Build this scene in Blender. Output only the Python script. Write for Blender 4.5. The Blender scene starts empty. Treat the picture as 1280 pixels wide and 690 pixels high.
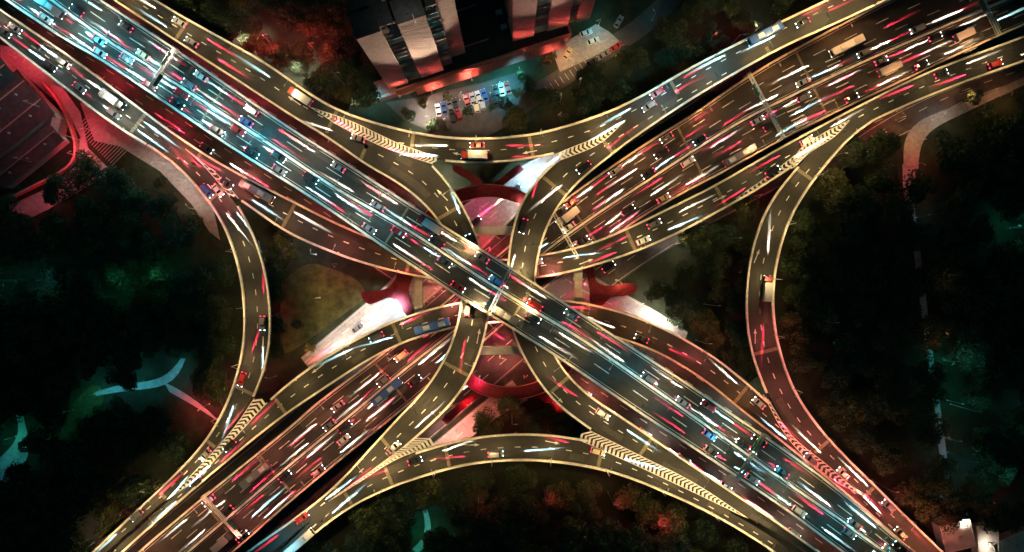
import bpy, math, random
import numpy as np
from mathutils import Vector, Matrix
random.seed(7); rng = np.random.default_rng(7)
C = bpy.context.scene.collection
sc = bpy.context.scene
# ------------------------------------------------------------------ camera, world, exposure
CH = 270.0; KG = 0.27123
cam = bpy.data.objects.new('camera', bpy.data.cameras.new('camera')); C.objects.link(cam)
cam.location = (0, 0, CH); cam.rotation_euler = (0, 0, 0)
cam.data.sensor_width = 36; cam.data.lens = 28.0; cam.data.clip_start = 1; cam.data.clip_end = 3000
sc.camera = cam
sc.view_settings.view_transform = 'Standard'; sc.view_settings.look = 'None'
sc.view_settings.exposure = 0.0; sc.view_settings.gamma = 1.0
w = bpy.data.worlds.new('World'); sc.world = w; w.use_nodes = True
bg = w.node_tree.nodes['Background']; bg.inputs[0].default_value = (0.06, 0.36, 0.46, 1); bg.inputs[1].default_value = 0.085
sc.cycles.use_denoising = True
sc.cycles.max_bounces = 3; sc.cycles.diffuse_bounces = 2; sc.cycles.glossy_bounces = 2
sc.cycles.sample_clamp_indirect = 2.0; sc.cycles.sample_clamp_direct = 0
sc.cycles.use_light_tree = True; sc.cycles.caustics_reflective = False

def P(u, v, z=0.0):
    k = KG*(CH-z)/CH
    return Vector(((u-640)*k, (345-v)*k, z))

# ------------------------------------------------------------------ materials
def mat(name, col, rough=0.8, metal=0.0, noise=0.0, scale=1.0, col2=None, emit=None, estr=0.0, spec=0.3, bump=0.0, stretch=None):
    m = bpy.data.materials.new(name); m.use_nodes = True
    nt = m.node_tree; b = nt.nodes['Principled BSDF']
    b.inputs['Base Color'].default_value = (*col, 1); b.inputs['Roughness'].default_value = rough
    b.inputs['Metallic'].default_value = metal; b.inputs['Specular IOR Level'].default_value = spec
    if emit:
        b.inputs['Emission Color'].default_value = (*emit, 1); b.inputs['Emission Strength'].default_value = estr
    if noise > 0 or col2:
        tc = nt.nodes.new('ShaderNodeTexCoord'); n = nt.nodes.new('ShaderNodeTexNoise')
        n.inputs['Scale'].default_value = scale; n.inputs['Detail'].default_value = 6; n.inputs['Roughness'].default_value = 0.65
        r = nt.nodes.new('ShaderNodeValToRGB'); nt.links.new(tc.outputs['Object'], n.inputs['Vector'])
        c2 = col2 or tuple(c*(1-noise) for c in col)
        r.color_ramp.elements[0].position = 0.35; r.color_ramp.elements[0].color = (*c2, 1)
        r.color_ramp.elements[1].position = 0.65; r.color_ramp.elements[1].color = (*col, 1)
        nt.links.new(n.outputs['Fac'], r.inputs['Fac']); nt.links.new(r.outputs['Color'], b.inputs['Base Color'])
        if bump:
            bp = nt.nodes.new('ShaderNodeBump'); bp.inputs['Strength'].default_value = bump
            nt.links.new(n.outputs['Fac'], bp.inputs['Height']); nt.links.new(bp.outputs['Normal'], b.inputs['Normal'])
    return m
M = dict(
 asphalt=mat('asphalt', (.034,.032,.025), .75, col2=(.020,.020,.018), scale=.22),
 old_asphalt=mat('worn_asphalt', (.085,.075,.07), .8, col2=(.05,.045,.045), scale=.35),
 concrete=mat('concrete', (.80,.76,.66), .7, col2=(.50,.47,.40), scale=.5),
 pier=mat('pier_concrete', (.40,.37,.32), .8, col2=(.30,.28,.25), scale=.6),
 joint=mat('joint_concrete', (.20,.17,.11), .8, col2=(.13,.11,.08), scale=1.2),
 paint=mat('road_paint', (.72,.70,.64), .6, col2=(.45,.44,.40), scale=1.5),
 ground=mat('soil_and_grass', (.028,.036,.018), .95, col2=(.012,.018,.010), scale=.3),
 lawn=mat('lawn', (.09,.085,.03), .95, col2=(.03,.035,.015), scale=.35),
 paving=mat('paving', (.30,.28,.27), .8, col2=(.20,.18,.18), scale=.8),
 path=mat('park_path', (.30,.34,.34), .85, col2=(.20,.23,.24), scale=.5),
 red_deck=mat('red_footbridge_paint', (.19,.012,.022), .8, col2=(.10,.008,.014), scale=1.2),
 rail=mat('painted_rail', (.50,.16,.13), .4),
 steel=mat('galvanised_steel', (.45,.44,.42), .45, .6),
 gantry=mat('gantry_paint', (.80,.77,.70), .5),
 sign=mat('road_sign_green', (.02,.16,.09), .5),
 tower_wall=mat('tower_tiles', (.46,.38,.33), .95, col2=(.36,.30,.27), scale=.6, spec=.05),
 tower_band=mat('tower_band', (.26,.21,.19), .8),
 dark_roof=mat('bitumen_roof', (.035,.04,.045), .9, col2=(.02,.024,.028), scale=.5),
 grey_roof=mat('grey_roof', (.22,.22,.25), .9, col2=(.15,.15,.18), scale=.3),
 pale_roof=mat('pale_roof', (.52,.50,.44), .85, col2=(.40,.38,.34), scale=.5),
 tin_roof=mat('tin_roof', (.13,.045,.05), .55, .1, col2=(.07,.025,.03), scale=.5),
 pink=mat('pink_facade', (.55,.22,.20), .7, col2=(.35,.14,.13), scale=1.5),
 glass=mat('window_glass', (.012,.014,.018), .15, spec=.6),
 lit_teal=mat('lit_window_teal', (.1,.3,.3), .5, emit=(.15,.9,.85), estr=.5),
 lit_warm=mat('lit_window_warm', (.3,.3,.2), .5, emit=(1,.8,.55), estr=.5),
 frame=mat('window_frame', (.3,.27,.25), .6),
 tyre=mat('tyre_rubber', (.012,.012,.012), .9),
 head=mat('headlight_lens', (.8,.8,.8), .2, emit=(1,.95,.88), estr=12),
 head_cool=mat('headlight_lens_cool', (.8,.8,.8), .2, emit=(.55,.92,1), estr=12),
 tail=mat('tail_light_lens', (.5,.01,.02), .3, emit=(1,.03,.10), estr=9),
 dull_head=mat('unlit_headlight', (.6,.6,.6), .2),
 dull_tail=mat('unlit_tail_light', (.35,.02,.02), .3),
 bark=mat('bark', (.10,.07,.05), .95, col2=(.05,.035,.025), scale=3),
)
def leaf_mat(name, a, b):
    m = bpy.data.materials.new(name); m.use_nodes = True; nt = m.node_tree; p = nt.nodes['Principled BSDF']
    g = nt.nodes.new('ShaderNodeNewGeometry'); r = nt.nodes.new('ShaderNodeValToRGB')
    r.color_ramp.elements[0].color = (*a, 1); r.color_ramp.elements[1].color = (*b, 1)
    nt.links.new(g.outputs['Random Per Island'], r.inputs['Fac']); nt.links.new(r.outputs['Color'], p.inputs['Base Color'])
    p.inputs['Roughness'].default_value = .7; p.inputs['Specular IOR Level'].default_value = .25
    return m
LEAF = [leaf_mat('leaves_dark', (.020,.035,.014), (.06,.085,.03)), leaf_mat('leaves_olive', (.035,.045,.015), (.10,.10,.035)), leaf_mat('leaves_deep', (.014,.03,.016), (.045,.075,.035))]
PAINTS = dict(white=(.48,.48,.46), black=(.012,.012,.014), silver=(.30,.31,.32), grey=(.13,.13,.14), red=(.26,.015,.015), blue=(.03,.08,.25), beige=(.45,.36,.22))
PM = {k: mat('car_paint_'+k, v, .3, .2 if k in ('silver','grey') else 0, spec=.5) for k, v in PAINTS.items()}

# ------------------------------------------------------------------ mesh helpers
class MB:
    def __init__(s): s.v = []; s.f = []; s.m = []
    def add(s, vs, fs, mi=0):
        o = len(s.v); s.v += [tuple(x) for x in vs]; s.f += [tuple(i+o for i in f) for f in fs]; s.m += [mi]*len(fs)
    def box(s, c, d, rz=0.0, mi=0, top=1.0):
        cx, cy, cz = c; hx, hy, hz = d[0]/2, d[1]/2, d[2]/2; ca, sa = math.cos(rz), math.sin(rz); vs = []
        for z, q in ((-hz, 1), (hz, top)):
            for x, y in ((-hx,-hy),(hx,-hy),(hx,hy),(-hx,hy)):
                x *= q; y *= q; vs.append((cx+x*ca-y*sa, cy+x*sa+y*ca, cz+z))
        s.add(vs, [(0,3,2,1),(4,5,6,7),(0,1,5,4),(1,2,6,5),(2,3,7,6),(3,0,4,7)], mi)
    def prism(s, poly, z0, z1, mi=0):
        n = len(poly); area = sum(poly[i][0]*poly[(i+1)%n][1]-poly[(i+1)%n][0]*poly[i][1] for i in range(n))
        if area < 0: poly = poly[::-1]
        vs = [(p[0],p[1],z0) for p in poly]+[(p[0],p[1],z1) for p in poly]
        s.add(vs, [tuple(range(n-1,-1,-1)), tuple(range(n,2*n))]+[(i,(i+1)%n,n+(i+1)%n,n+i) for i in range(n)], mi)
    def tube(s, a, b, r0, r1=None, n=8, mi=0):
        a = Vector(a); b = Vector(b); r1 = r0 if r1 is None else r1; d = (b-a).normalized()
        q = d.orthogonal().normalized(); t = d.cross(q); vs = []
        for c, r in ((a, r0), (b, r1)):
            for i in range(n):
                th = 2*math.pi*i/n; vs.append(c+q*r*math.cos(th)+t*r*math.sin(th))
        s.add(vs, [(i,(i+1)%n,n+(i+1)%n,n+i) for i in range(n)]+[tuple(range(n-1,-1,-1)), tuple(range(n,2*n))], mi)
    def ribbon(s, L, R, th, mi=0):     # closed slab, top through L and R
        n = len(L); vs = []
        for a, b in zip(L, R):
            vs += [a, b, (b[0],b[1],b[2]-th), (a[0],a[1],a[2]-th)]
        fs = []
        for i in range(n-1):
            o = 4*i; fs += [(o,o+1,o+5,o+4),(o+1,o+2,o+6,o+5),(o+2,o+3,o+7,o+6),(o+3,o,o+4,o+7)]
        fs += [(3,2,1,0), (4*n-4,4*n-3,4*n-2,4*n-1)]
        s.add(vs, fs, mi)
    def sheet(s, q, mi=0):             # flat quad facing up
        q = [Vector(x) for x in q]
        if (q[1]-q[0]).cross(q[2]-q[0]).z < 0: q = q[::-1]
        s.add(q, [tuple(range(len(q)))], mi)
    def build(s, name, mats, parent=None):
        me = bpy.data.meshes.new(name); me.from_pydata(s.v, [], s.f)
        if not isinstance(mats, (list, tuple)): mats = [mats]
        for x in mats: me.materials.append(x)
        if len(mats) > 1: me.polygons.foreach_set('material_index', s.m)
        me.update(); o = bpy.data.objects.new(name, me); C.objects.link(o)
        if parent: o.parent = parent
        return o
def tag(o, label=None, cat=None, group=None, kind=None):
    if label and len(label.replace('-',' ').split()) > 16 and not kind: print('LONG', label)
    if label: o['label'] = label
    if cat: o['category'] = cat
    if group: o['group'] = group
    if kind: o['kind'] = kind
    return o
def empty(name, loc, rz=0.0):
    o = bpy.data.objects.new(name, None); C.objects.link(o); o.location = loc; o.rotation_euler = (0, 0, rz); o.empty_display_size = .5
    return o
def copy_tree(o, parent=None):
    c = o.copy(); C.objects.link(c); c.parent = parent
    for ch in o.children: copy_tree(ch, c)
    return c
ORD = ['first','second','third','fourth','fifth','sixth','seventh','eighth','ninth','tenth','eleventh','twelfth','thirteenth','fourteenth','fifteenth','sixteenth','seventeenth','eighteenth','nineteenth','twentieth']
def ordn(i):
    if i < 20: return ORD[i]
    return ['twenty','thirty','forty'][(i+1)//10-2] + ('-'+ORD[(i+1)%10-1] if (i+1)%10 else 'th')

def smooth(pts, sub=10):
    p = np.array(pts, float); p = np.vstack([2*p[0]-p[1], p, 2*p[-1]-p[-2]]); out = []
    for i in range(1, len(p)-2):
        a, b, c, d = p[i-1:i+3]
        for t in np.linspace(0, 1, sub, endpoint=False):
            out.append(.5*((2*b)+(-a+c)*t+(2*a-5*b+4*c-d)*t*t+(-a+3*b-3*c+d)*t**3))
    out.append(p[-2]); return np.array(out)
def resample(p, n=None, step=None):
    d = np.r_[0, np.cumsum(np.linalg.norm(np.diff(p, axis=0), axis=1))]
    if n is None: n = max(2, int(d[-1]/step)+1)
    s = np.linspace(0, d[-1], n)
    return np.stack([np.interp(s, d, p[:, k]) for k in range(p.shape[1])], 1)
def relax(p, it=6):
    p = p.copy()
    for _ in range(it): p[1:-1] = .25*p[:-2]+.5*p[1:-1]+.25*p[2:]
    return p
def world(pts, z): return np.array([tuple(P(u, v, z)) for u, v in pts])
def line3(px, z, step=2.5): return relax(resample(world(smooth(px), z), step=step))

ROADS = {}
def pair(Lpx, Rpx, z):                 # both edges in world space, matched station by station
    L = relax(resample(world(smooth(Lpx), z), step=2.5), 10)
    R = relax(resample(world(smooth(Rpx), z), step=2.5), 10)
    n = max(len(L), len(R)); L = resample(L, n); R0 = resample(R, 4*n); out = []
    # match by nearest point across, kept monotone
    j = 0; idx = []
    for a in L:
        w_ = R0[j:j+60]; k = int(np.argmin(np.linalg.norm(w_-a, axis=1))) + j; j = max(j, k); idx.append(j)
    idx[0] = 0; idx[-1] = len(R0)-1
    idx = np.interp(np.arange(n), np.arange(n), idx); ker = np.ones(9)/9
    pad = np.r_[np.full(4, idx[0])+np.arange(-4,0)*4, idx, np.full(4, idx[-1])+np.arange(1,5)*4]; idx = np.clip(np.convolve(pad, ker, 'valid'), 0, len(R0)-1)
    idx[0] = 0; idx[-1] = len(R0)-1
    R = np.stack([np.interp(idx, np.arange(len(R0)), R0[:, k]) for k in range(3)], 1)
    return L, R
def lane(L, R, t): return np.asarray(L)*(1-t)+np.asarray(R)*t
def walls(mb, line, w_, h, z0=0.0, mi=0):
    l = np.asarray(line); t = np.gradient(l, axis=0); t[:, 2] = 0; t /= np.linalg.norm(t, axis=1)[:, None]+1e-9
    nrm = np.stack([-t[:, 1], t[:, 0], np.zeros(len(l))], 1)*w_/2
    a = l+nrm; b = l-nrm; a[:, 2] += z0+h; b[:, 2] += z0+h
    mb.ribbon([tuple(x) for x in b], [tuple(x) for x in a], h, mi)
def dash(mb, line, on, gap, w_, dz, start=0.0):
    d = np.r_[0, np.cumsum(np.linalg.norm(np.diff(line, axis=0), axis=1))]; s = start
    while s+on < d[-1]:
        pts = [np.array([np.interp(x, d, line[:, k]) for k in range(3)]) for x in (s, s+on)]
        t = pts[1]-pts[0]; t /= np.linalg.norm(t)+1e-9; n = np.array([-t[1], t[0], 0])*w_/2; up = np.array([0,0,dz])
        mb.sheet([pts[0]-n+up, pts[1]-n+up, pts[1]+n+up, pts[0]+n+up]); s += on+gap
def strip(mb, line, w_, dz):
    t = np.gradient(line, axis=0); t[:, 2] = 0; t /= np.linalg.norm(t, axis=1)[:, None]+1e-9
    n = np.stack([-t[:, 1], t[:, 0], 0*t[:, 0]], 1)*w_/2; up = np.array([0,0,dz])
    for i in range(len(line)-1): mb.sheet([line[i]-n[i]+up, line[i+1]-n[i+1]+up, line[i+1]+n[i+1]+up, line[i]+n[i]+up])

# ------------------------------------------------------------------ ground
g = MB(); g.sheet([(-900,-700,-.3),(900,-700,-.3),(900,700,-.3),(-900,700,-.3)])
tag(g.build('ground', M['ground']), 'dark ground of soil and grass under the whole interchange', kind='structure')
def flat(name, px, z, m, label=None, th=.25, sm=False, **k):
    if sm: px = [tuple(x) for x in smooth(px+[px[0]], 5)[:-1]]
    mb = MB(); q = [P(u, v, z) for u, v in px]; mb.prism([(p.x, p.y) for p in q], z-th, z)
    return tag(mb.build(name, m), label, kind='structure', **k)

# ------------------------------------------------------------------ road edges (traced, set at their own level)
Z_M, Z_C, Z_D, Z_H, Z_F = 25.0, 19.0, 14.0, 8.5, 4.6
mL = [(-25,-24),(16,5),(52,29),(91,55),(117,68),(188,115),(269,170),(320,203),(372,235),(445,284),(490,315),(544,350),(578,373),(612,392),(650,416),(695,444),(807,520),(870,561),(924,597),(985,638),(1041,680),(1075,705)]
mC = [(25,-27),(65,0),(117,39),(203,94),(325,172),(419,235),(513,289),(594,343),(623,361),(650,378),(721,420),(786,464),(862,517),(930,565),(970,594),(1041,643),(1110,693),(1128,706)]
mR = [(80,-30),(125,0),(222,64),(303,120),(380,172),(416,194),(526,265),(633,332),(705,379),(755,412),(802,443),(856,478),(916,519),(953,544),(1002,578),(1062,624),(1140,690),(1158,706)]
tO = [(150,-26),(193,0),(242,29),(330,78),(380,113),(424,139),(482,158),(537,170),(590,174),(650,171),(692,163),(757,142),(807,118),(862,86),(970,31),(1036,0),(1080,-22)]
tI = [(100,-28),(143,0),(242,65),(320,115),(380,154),(424,176),(470,190),(515,197),(557,201),(600,204),(650,200),(692,192),(730,181),(765,167),(862,111),(970,50),(1050,13),(1110,-16)]
cL = [(380,153),(424,181),(458,206),(503,231),(529,253),(547,272),(564,302),(575,335),(579,360),(577,382),(570,416),(555,452),(529,491),(503,517),(461,563),(406,620),(320,682),(290,704)]
cR = [(392,142),(440,160),(490,180),(537,205),(565,236),(583,266),(600,306),(608,335),(612,365),(611,395),(604,426),(594,457),(578,486),(557,512),(520,546),(490,571),(440,610),(400,642),(350,682),(322,704)]
nW = [(1080,-4),(1041,16),(970,50),(862,110),(765,163),(720,186),(690,207),(663,235),(648,261),(640,293),(635,330),(634,360),(636,390),(642,418),(654,444),(674,478),(697,505),(727,528),(757,547),(800,571),(862,606),(925,642),(975,668),(1020,698)]
nE = [(1145,-17),(1107,0),(1041,31),(970,63),(862,125),(781,180),(757,199),(716,233),(687,274),(674,311),(668,345),(669,375),(677,408),(690,440),(708,468),(732,492),(765,514),(797,535),(849,571),(910,612),(970,652),(1023,690),(1045,706)]
bU = [(350,690),(400,640),(440,606),(480,582),(520,566),(563,553),(605,545),(650,542),(692,544),(725,549),(757,557),(800,577),(862,611),(920,645),(975,676),(1005,700)]
bO = [(350,702),(364,690),(424,642),(466,618),(508,601),(568,583),(610,576),(650,574),(692,576),(744,584),(786,596),(862,628),(914,655),(966,688),(985,702)]
dL = [(-25,28),(0,46),(60,92),(130,146),(183,180),(220,197),(261,222),(300,249),(325,266),(359,290),(411,313),(463,331),(534,347),(600,352),(669,347),(726,336),(797,313),(849,290),(890,268),(917,253),(950,234),(985,211),(1040,178),(1080,156),(1133,131),(1211,100),(1280,76),(1310,64)]
dR = [(-25,-6),(0,12),(78,64),(157,122),(217,167),(269,201),(320,229),(380,259),(417,278),(466,299),(513,315),(560,325),(620,326),(671,320),(718,311),(757,298),(797,280),(862,248),(901,228),(970,188),(1054,143),(1133,103),(1185,81),(1280,46),(1310,34)]
lO = [(183,180),(210,197),(235,220),(261,250),(282,283),(295,319),(303,350),(306,380),(307,413),(303,446),(293,483),(277,520),(256,554),(222,591),(183,628),(117,690),(100,706)]
lI = [(215,175),(240,193),(265,218),(290,246),(305,269),(318,295),(329,327),(335,355),(338,385),(338,426),(331,463),(319,492),(298,524),(270,560),(235,600),(190,640),(146,678),(115,706)]
eU = [(125,705),(146,684),(190,645),(235,603),(270,568),(305,531),(336,502),(372,471),(424,437),(476,409),(523,391),(576,378),(640,372),(700,375),(744,382),(797,397),(849,421),(901,453),(953,497),(985,530),(1030,573),(1065,604),(1112,648),(1165,706)]
eD = [(138,705),(157,686),(209,640),(261,595),(330,538),(359,516),(411,481),(466,446),(516,423),(570,408),(640,401),(700,404),(740,412),(776,423),(823,440),(885,478),(927,513),(950,530),(989,561),(1070,627),(1143,692),(1160,706)]
rI = [(1045,156),(1022,182),(997,209),(966,247),(948,285),(938,320),(933,356),(933,405),(940,444),(951,475),(964,502),(990,540),(1030,579),(1065,611),(1112,656),(1150,695)]
rO = [(1100,145),(1067,166),(1045,190),(1018,222),(992,262),(976,302),(967,345),(965,382),(969,418),(979,457),(994,492),(1017,527),(1054,569),(1101,615),(1146,660),(1180,692),(1195,708)]
hU = [(160,704),(183,682),(274,606),(330,561),(367,531),(398,503),(461,456),(540,393),(620,322),(703,253),(770,205),(823,170),(862,146),(950,87),(1039,38),(1112,0),(1150,-18)]
hC = [(215,708),(235,690),(320,617),(372,573),(450,509),(503,464),(570,411),(677,318),(744,269),(823,217),(896,170),(950,139),(1080,77),(1185,31),(1263,-2),(1300,-18)]
hD = [(270,708),(290,690),(320,664),(383,609),(476,533),(555,468),(640,395),(710,335),(791,278),(849,243),(901,216),(970,178),(1028,148),(1133,98),(1226,54),(1290,26),(1320,13)]

def deck(key, label, Lp, Rp, z, th=1.5, name='elevated_road', dz=0.0, piers=True, asphalt='asphalt'):
    L, R = pair(Lp, Rp, z); L = L.copy(); R = R.copy(); L[:, 2] += dz; R[:, 2] += dz
    mb = MB(); c = np.cross(R[1]-L[0], L[1]-L[0])[2]
    A, B = (L, R) if np.cross((R[0]-L[0]), (L[1]-L[0]))[2] > 0 else (R, L)
    mb.ribbon([tuple(x) for x in A], [tuple(x) for x in B], th)
    o = tag(mb.build(name, M[asphalt]), label, kind='structure')
    ROADS[key] = dict(L=L, R=R, z=z+dz, o=o, label=label)
    if piers:
        mid = lane(L, R, .5); n = len(mid)
        for i in range(6, n-4, 14):
            q = mid[i]; wd = np.linalg.norm(L[i]-R[i]); d = R[i]-L[i]; p = MB()
            p.tube((q[0], q[1], -.3), (q[0], q[1], z-th-1.2), 1.0, 1.0, 12)
            p.box((q[0], q[1], z-th-.62), (wd*.8, 1.8, 1.2), math.atan2(d[1], d[0]))
            p.build('pier', M['pier'], o)
    return o
SM = deck('M', 'topmost straight elevated highway running diagonally from upper left to lower right', mL, mR, Z_M)
ST = deck('T', 'elevated ramp curving along the top from upper left to upper right', tO, tI, Z_C, dz=.010)
SC = deck('C', 'elevated ramp bending down left of the centre towards lower left', cL, cR, Z_C)
SN = deck('N', 'elevated ramp bending down right of the centre towards lower right', nW, nE, Z_C, dz=.005)
SB = deck('B', 'elevated ramp arching along the bottom', bU, bO, Z_C, dz=.010)
SD = deck('D', 'elevated ramp dipping below the centre from upper left to upper right', dL, dR, Z_D)
SL = deck('L', 'elevated loop ramp bulging on the left side', lO, lI, Z_D, dz=.010)
SE = deck('E', 'elevated ramp rising over the centre from lower left to lower right', eU, eD, Z_D, dz=.005)
SR = deck('R', 'elevated loop ramp bulging on the right side', rI, rO, Z_D, dz=.010)
SH = deck('H', 'wide six-lane highway running from lower left to upper right under the ramps', hU, hD, Z_H)

def parapet(road, px, z, name='parapet', w_=.62, h=.95, m='concrete'):
    mb = MB(); walls(mb, line3(px, z), w_, h, .012); return mb.build(name, M[m], road)
def cut(px, a, b):
    s = smooth(px); da = np.argmin(np.linalg.norm(s-np.array(a), axis=1)) if a else 0; db = np.argmin(np.linalg.norm(s-np.array(b), axis=1)) if b else len(s)-1
    s = s[min(da,db):max(da,db)+1]; return [tuple(x) for x in s[::6]]+[tuple(s[-1])]
parapet(SM, mL, Z_M, w_=.66); parapet(SM, mR, Z_M, w_=.66)
parapet(SM, mC, Z_M, 'median_barrier', .75, .85)
parapet(ST, tO, Z_C); parapet(ST, cut(tI, None, (395,162)), Z_C); parapet(ST, cut(tI, (556,201), (692,192)), Z_C)
parapet(SC, cut(cL, (395,162), None), Z_C); parapet(SC, cut(cR, (541,207), (505,558)), Z_C)
parapet(SN, cut(nW, (692,205), (738,536)), Z_C); parapet(SN, nE, Z_C)
parapet(SB, bO, Z_C); parapet(SB, cut(bU, (520,566), (735,551)), Z_C)
parapet(SD, cut(dL, None, (183,180)), Z_D); parapet(SD, cut(dL, (303,250), (985,211)), Z_D); parapet(SD, dR, Z_D); parapet(SD, cut(dL,(1090,152),None), Z_D)
parapet(SL, cut(lO, (186,182), None), Z_D); parapet(SL, cut(lI, (298,258), (316,496)), Z_D)
parapet(SE, cut(eU, (338,500), (960,503)), Z_D); parapet(SE, eD, Z_D)
parapet(SR, cut(rI, (996,211), (958,492)), Z_D); parapet(SR, cut(rO, (1090,150), None), Z_D)
parapet(SH, hU, Z_H); parapet(SH, hD, Z_H); parapet(SH, hC, Z_H, 'median_barrier', .7, .85)

# lane paint --------------------------------------------------------
def paint(road, jobs, name='lane_marking'):
    mb = MB()
    for j in jobs:
        if j[0] == 'd': dash(mb, *j[1:])
        else: strip(mb, *j[1:])
    return mb.build(name, M['paint'], road)
def seg(line, a, b): n = len(line); return line[int(a*n):max(int(a*n)+3, int(b*n))]
mLl, mRl = ROADS['M']['L'], ROADS['M']['R']
Lh, Ch = pair(mL, mC, Z_M); Ch2, Rh = pair(mC, mR, Z_M)
HU, HC = pair(hU, hC, Z_H); HC2, HD = pair(hC, hD, Z_H)
def edge_lines(L, R, off=.9):
    out = []
    for A, B in ((L, R), (R, L)):
        wd = np.linalg.norm(B-A, axis=1)[:, None]; out.append(('s', A+(B-A)/wd*off, .13, .006))
    return out
paint(SM, [('d', lane(Lh, Ch, .52), 5.5, 9, .22, .006), ('d', lane(Ch2, Rh, .48), 5.5, 9, .22, .006, 4)]+edge_lines(Lh, Ch)+edge_lines(Ch2, Rh))
paint(SH, [('d', lane(HU, HC, t), 4.5, 7, .22, .006, 3*t) for t in (.34,.64)]+[('d', lane(HC2, HD, t), 4.5, 7, .22, .006, 3*t) for t in (.36,.66)]+edge_lines(HU, HC)+edge_lines(HC2, HD))
def ramp_paint(key, a=0.0, b=1.0, t=.5):
    r = ROADS[key]; L, R = seg(r['L'], a, b), seg(r['R'], a, b)
    paint(r['o'], [('d', lane(L, R, t), 1.8, 3.6, .26, .006)])
ramp_paint('T'); ramp_paint('C', .05, .86); ramp_paint('N', .17, .80); ramp_paint('B', .05, .97)
ramp_paint('D', .02, .98); ramp_paint('L', .08, .94); ramp_paint('E', .09, .98); ramp_paint('R', .1, .92)

def chevrons(road, tip, noseA, noseB, ctlA, ctlB, z, n, dz=.018, flip=1, w_=.62, lean=2.4):
    """V stripes filling the wedge between two lines from tip to nose"""
    A = line3([tip]+ctlA+[noseA], z, 1.0); B = line3([tip]+ctlB+[noseB], z, 1.0)
    A = resample(A, n*10+1); B = resample(B, n*10+1); mb = MB()
    up = np.array([0,0,dz])
    for i in range(3, n*10-4, 10):
        a, b = A[i], B[i]; c = (a+b)/2; t = (A[min(i+4, len(A)-1)]+B[min(i+4, len(B)-1)]-A[i-3]-B[i-3]); t /= np.linalg.norm(t)+1e-9
        wd = np.linalg.norm(a-b)
        if wd < .5: continue
        ap = c+t*flip*wd*.32*lean/2.4; h = t*w_*.62
        mb.sheet([a-h+up, ap-h+up, ap+h+up, a+h+up]); mb.sheet([b-h+up, ap-h+up, ap+h+up, b+h+up])
    mb.build('chevron_marking', M['paint'], road)
    l = MB(); strip(l, A, .2, dz+.004); strip(l, B, .2, dz+.004); l.build('gore_line', M['paint'], road)
chevrons(ST, (388,134), (548,197), (541,205), [(440,152),(495,178)], [(435,163),(490,188)], Z_C, 34)
chevrons(ST, (782,150), (697,192), (700,200), [(745,172),(715,184)], [(752,178),(722,192)], Z_C, 17)
chevrons(SB, (410,627), (545,556), (520,546), [(450,602),(495,574)], [(455,595),(492,568)], Z_C, 30)
chevrons(SB, (935,648), (722,549), (737,538), [(860,612),(785,577)], [(868,604),(795,567)], Z_C, 42)
chevrons(SD, (232,186), (288,246), (298,248), [(250,202),(268,222)], [(252,202),(274,220)], Z_D, 10)
chevrons(SL, (208,625), (318,498), (334,503), [(245,588),(290,538)], [(250,594),(300,540)], Z_D, 30)
chevrons(SR, (1062,150), (986,212), (992,211), [(1030,166),(1000,186)], [(1042,172),(1012,190)], Z_D, 18)
chevrons(SD, (1040,168), (920,248), (925,250), [(1000,190),(960,220)], [(1004,196),(962,226)], Z_D, 22)
chevrons(SR, (1075,618), (960,499), (954,493), [(1035,582),(990,545)], [(1030,592),(985,548)], Z_D, 26)

def joints(road, key, frs, w_=1.1):
    r = ROADS[key]; n = len(r['L'])
    for f in frs:
        i = int(f*(n-1)); a, b = r['L'][i], r['R'][i]; t = (r['L'][min(i+1,n-1)]-r['L'][i-1]); t /= np.linalg.norm(t); h = t*w_/2; up = np.array([0,0,.010])
        mb = MB(); d = (b-a)/np.linalg.norm(b-a)*.4; mb.sheet([a+d-h+up, a+d+h+up, b-d+h+up, b-d-h+up]); mb.build('expansion_joint', M['joint'], road)
joints(ST, 'T', (.10,.31,.41,.55,.74)); joints(SC, 'C', (.12,.28,.52,.68,.80)); joints(SN, 'N', (.12,.33,.41,.56,.66,.78)); joints(SB, 'B', (.15,.24,.35,.62))
joints(SD, 'D', (.16,.22,.31,.42,.53,.62,.70,.82)); joints(SL, 'L', (.17,.55,.66,.8)); joints(SE, 'E', (.24,.38,.57,.75)); joints(SR, 'R', (.12,.5,.72,.85))
joints(SH, 'H', (.10,.18,.33,.41,.58,.72,.86), .8); joints(SM, 'M', (.25,.46,.60), .7)

M['track'] = mat('worn_wheel_track', (.026,.025,.021), .6, col2=(.017,.017,.015), scale=.5)
M['patch'] = mat('asphalt_patch', (.062,.058,.048), .85, col2=(.045,.043,.036), scale=.8)
trackz = [.003]
def tracks(key, lanes, L=None, R_=None):
    r = ROADS[key]; L = r['L'] if L is None else L; R_ = r['R'] if R_ is None else R_; mb = MB(); pb = MB(); trackz[0] += .0006; wd = np.linalg.norm(L-R_, axis=1).mean(); rd = random.Random(key)
    for t in lanes:
        for q in (-.75, .75): strip(mb, lane(L, R_, t+q/wd), .55, .0028)
    n = len(L)
    for k in range(n//14):
        i = rd.randrange(4, n-8); m = rd.randint(1, 4); t = rd.choice(lanes); l = lane(L, R_, t)[i:i+m+2]; strip(pb, l, rd.uniform(1.4, 3.0), .0038+.00006*k)
    mb.build('wheel_track', M['track'], r['o']); pb.build('asphalt_patch', M['patch'], r['o'])
for k_ in 'TCNBDLER': tracks(k_, (.28,.72))
tracks('M', (.27,.76), Lh, Ch); tracks('M', (.24,.73), Ch2, Rh); tracks('H', (.18,.5,.82), HU, HC); tracks('H', (.2,.52,.83), HC2, HD)
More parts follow.
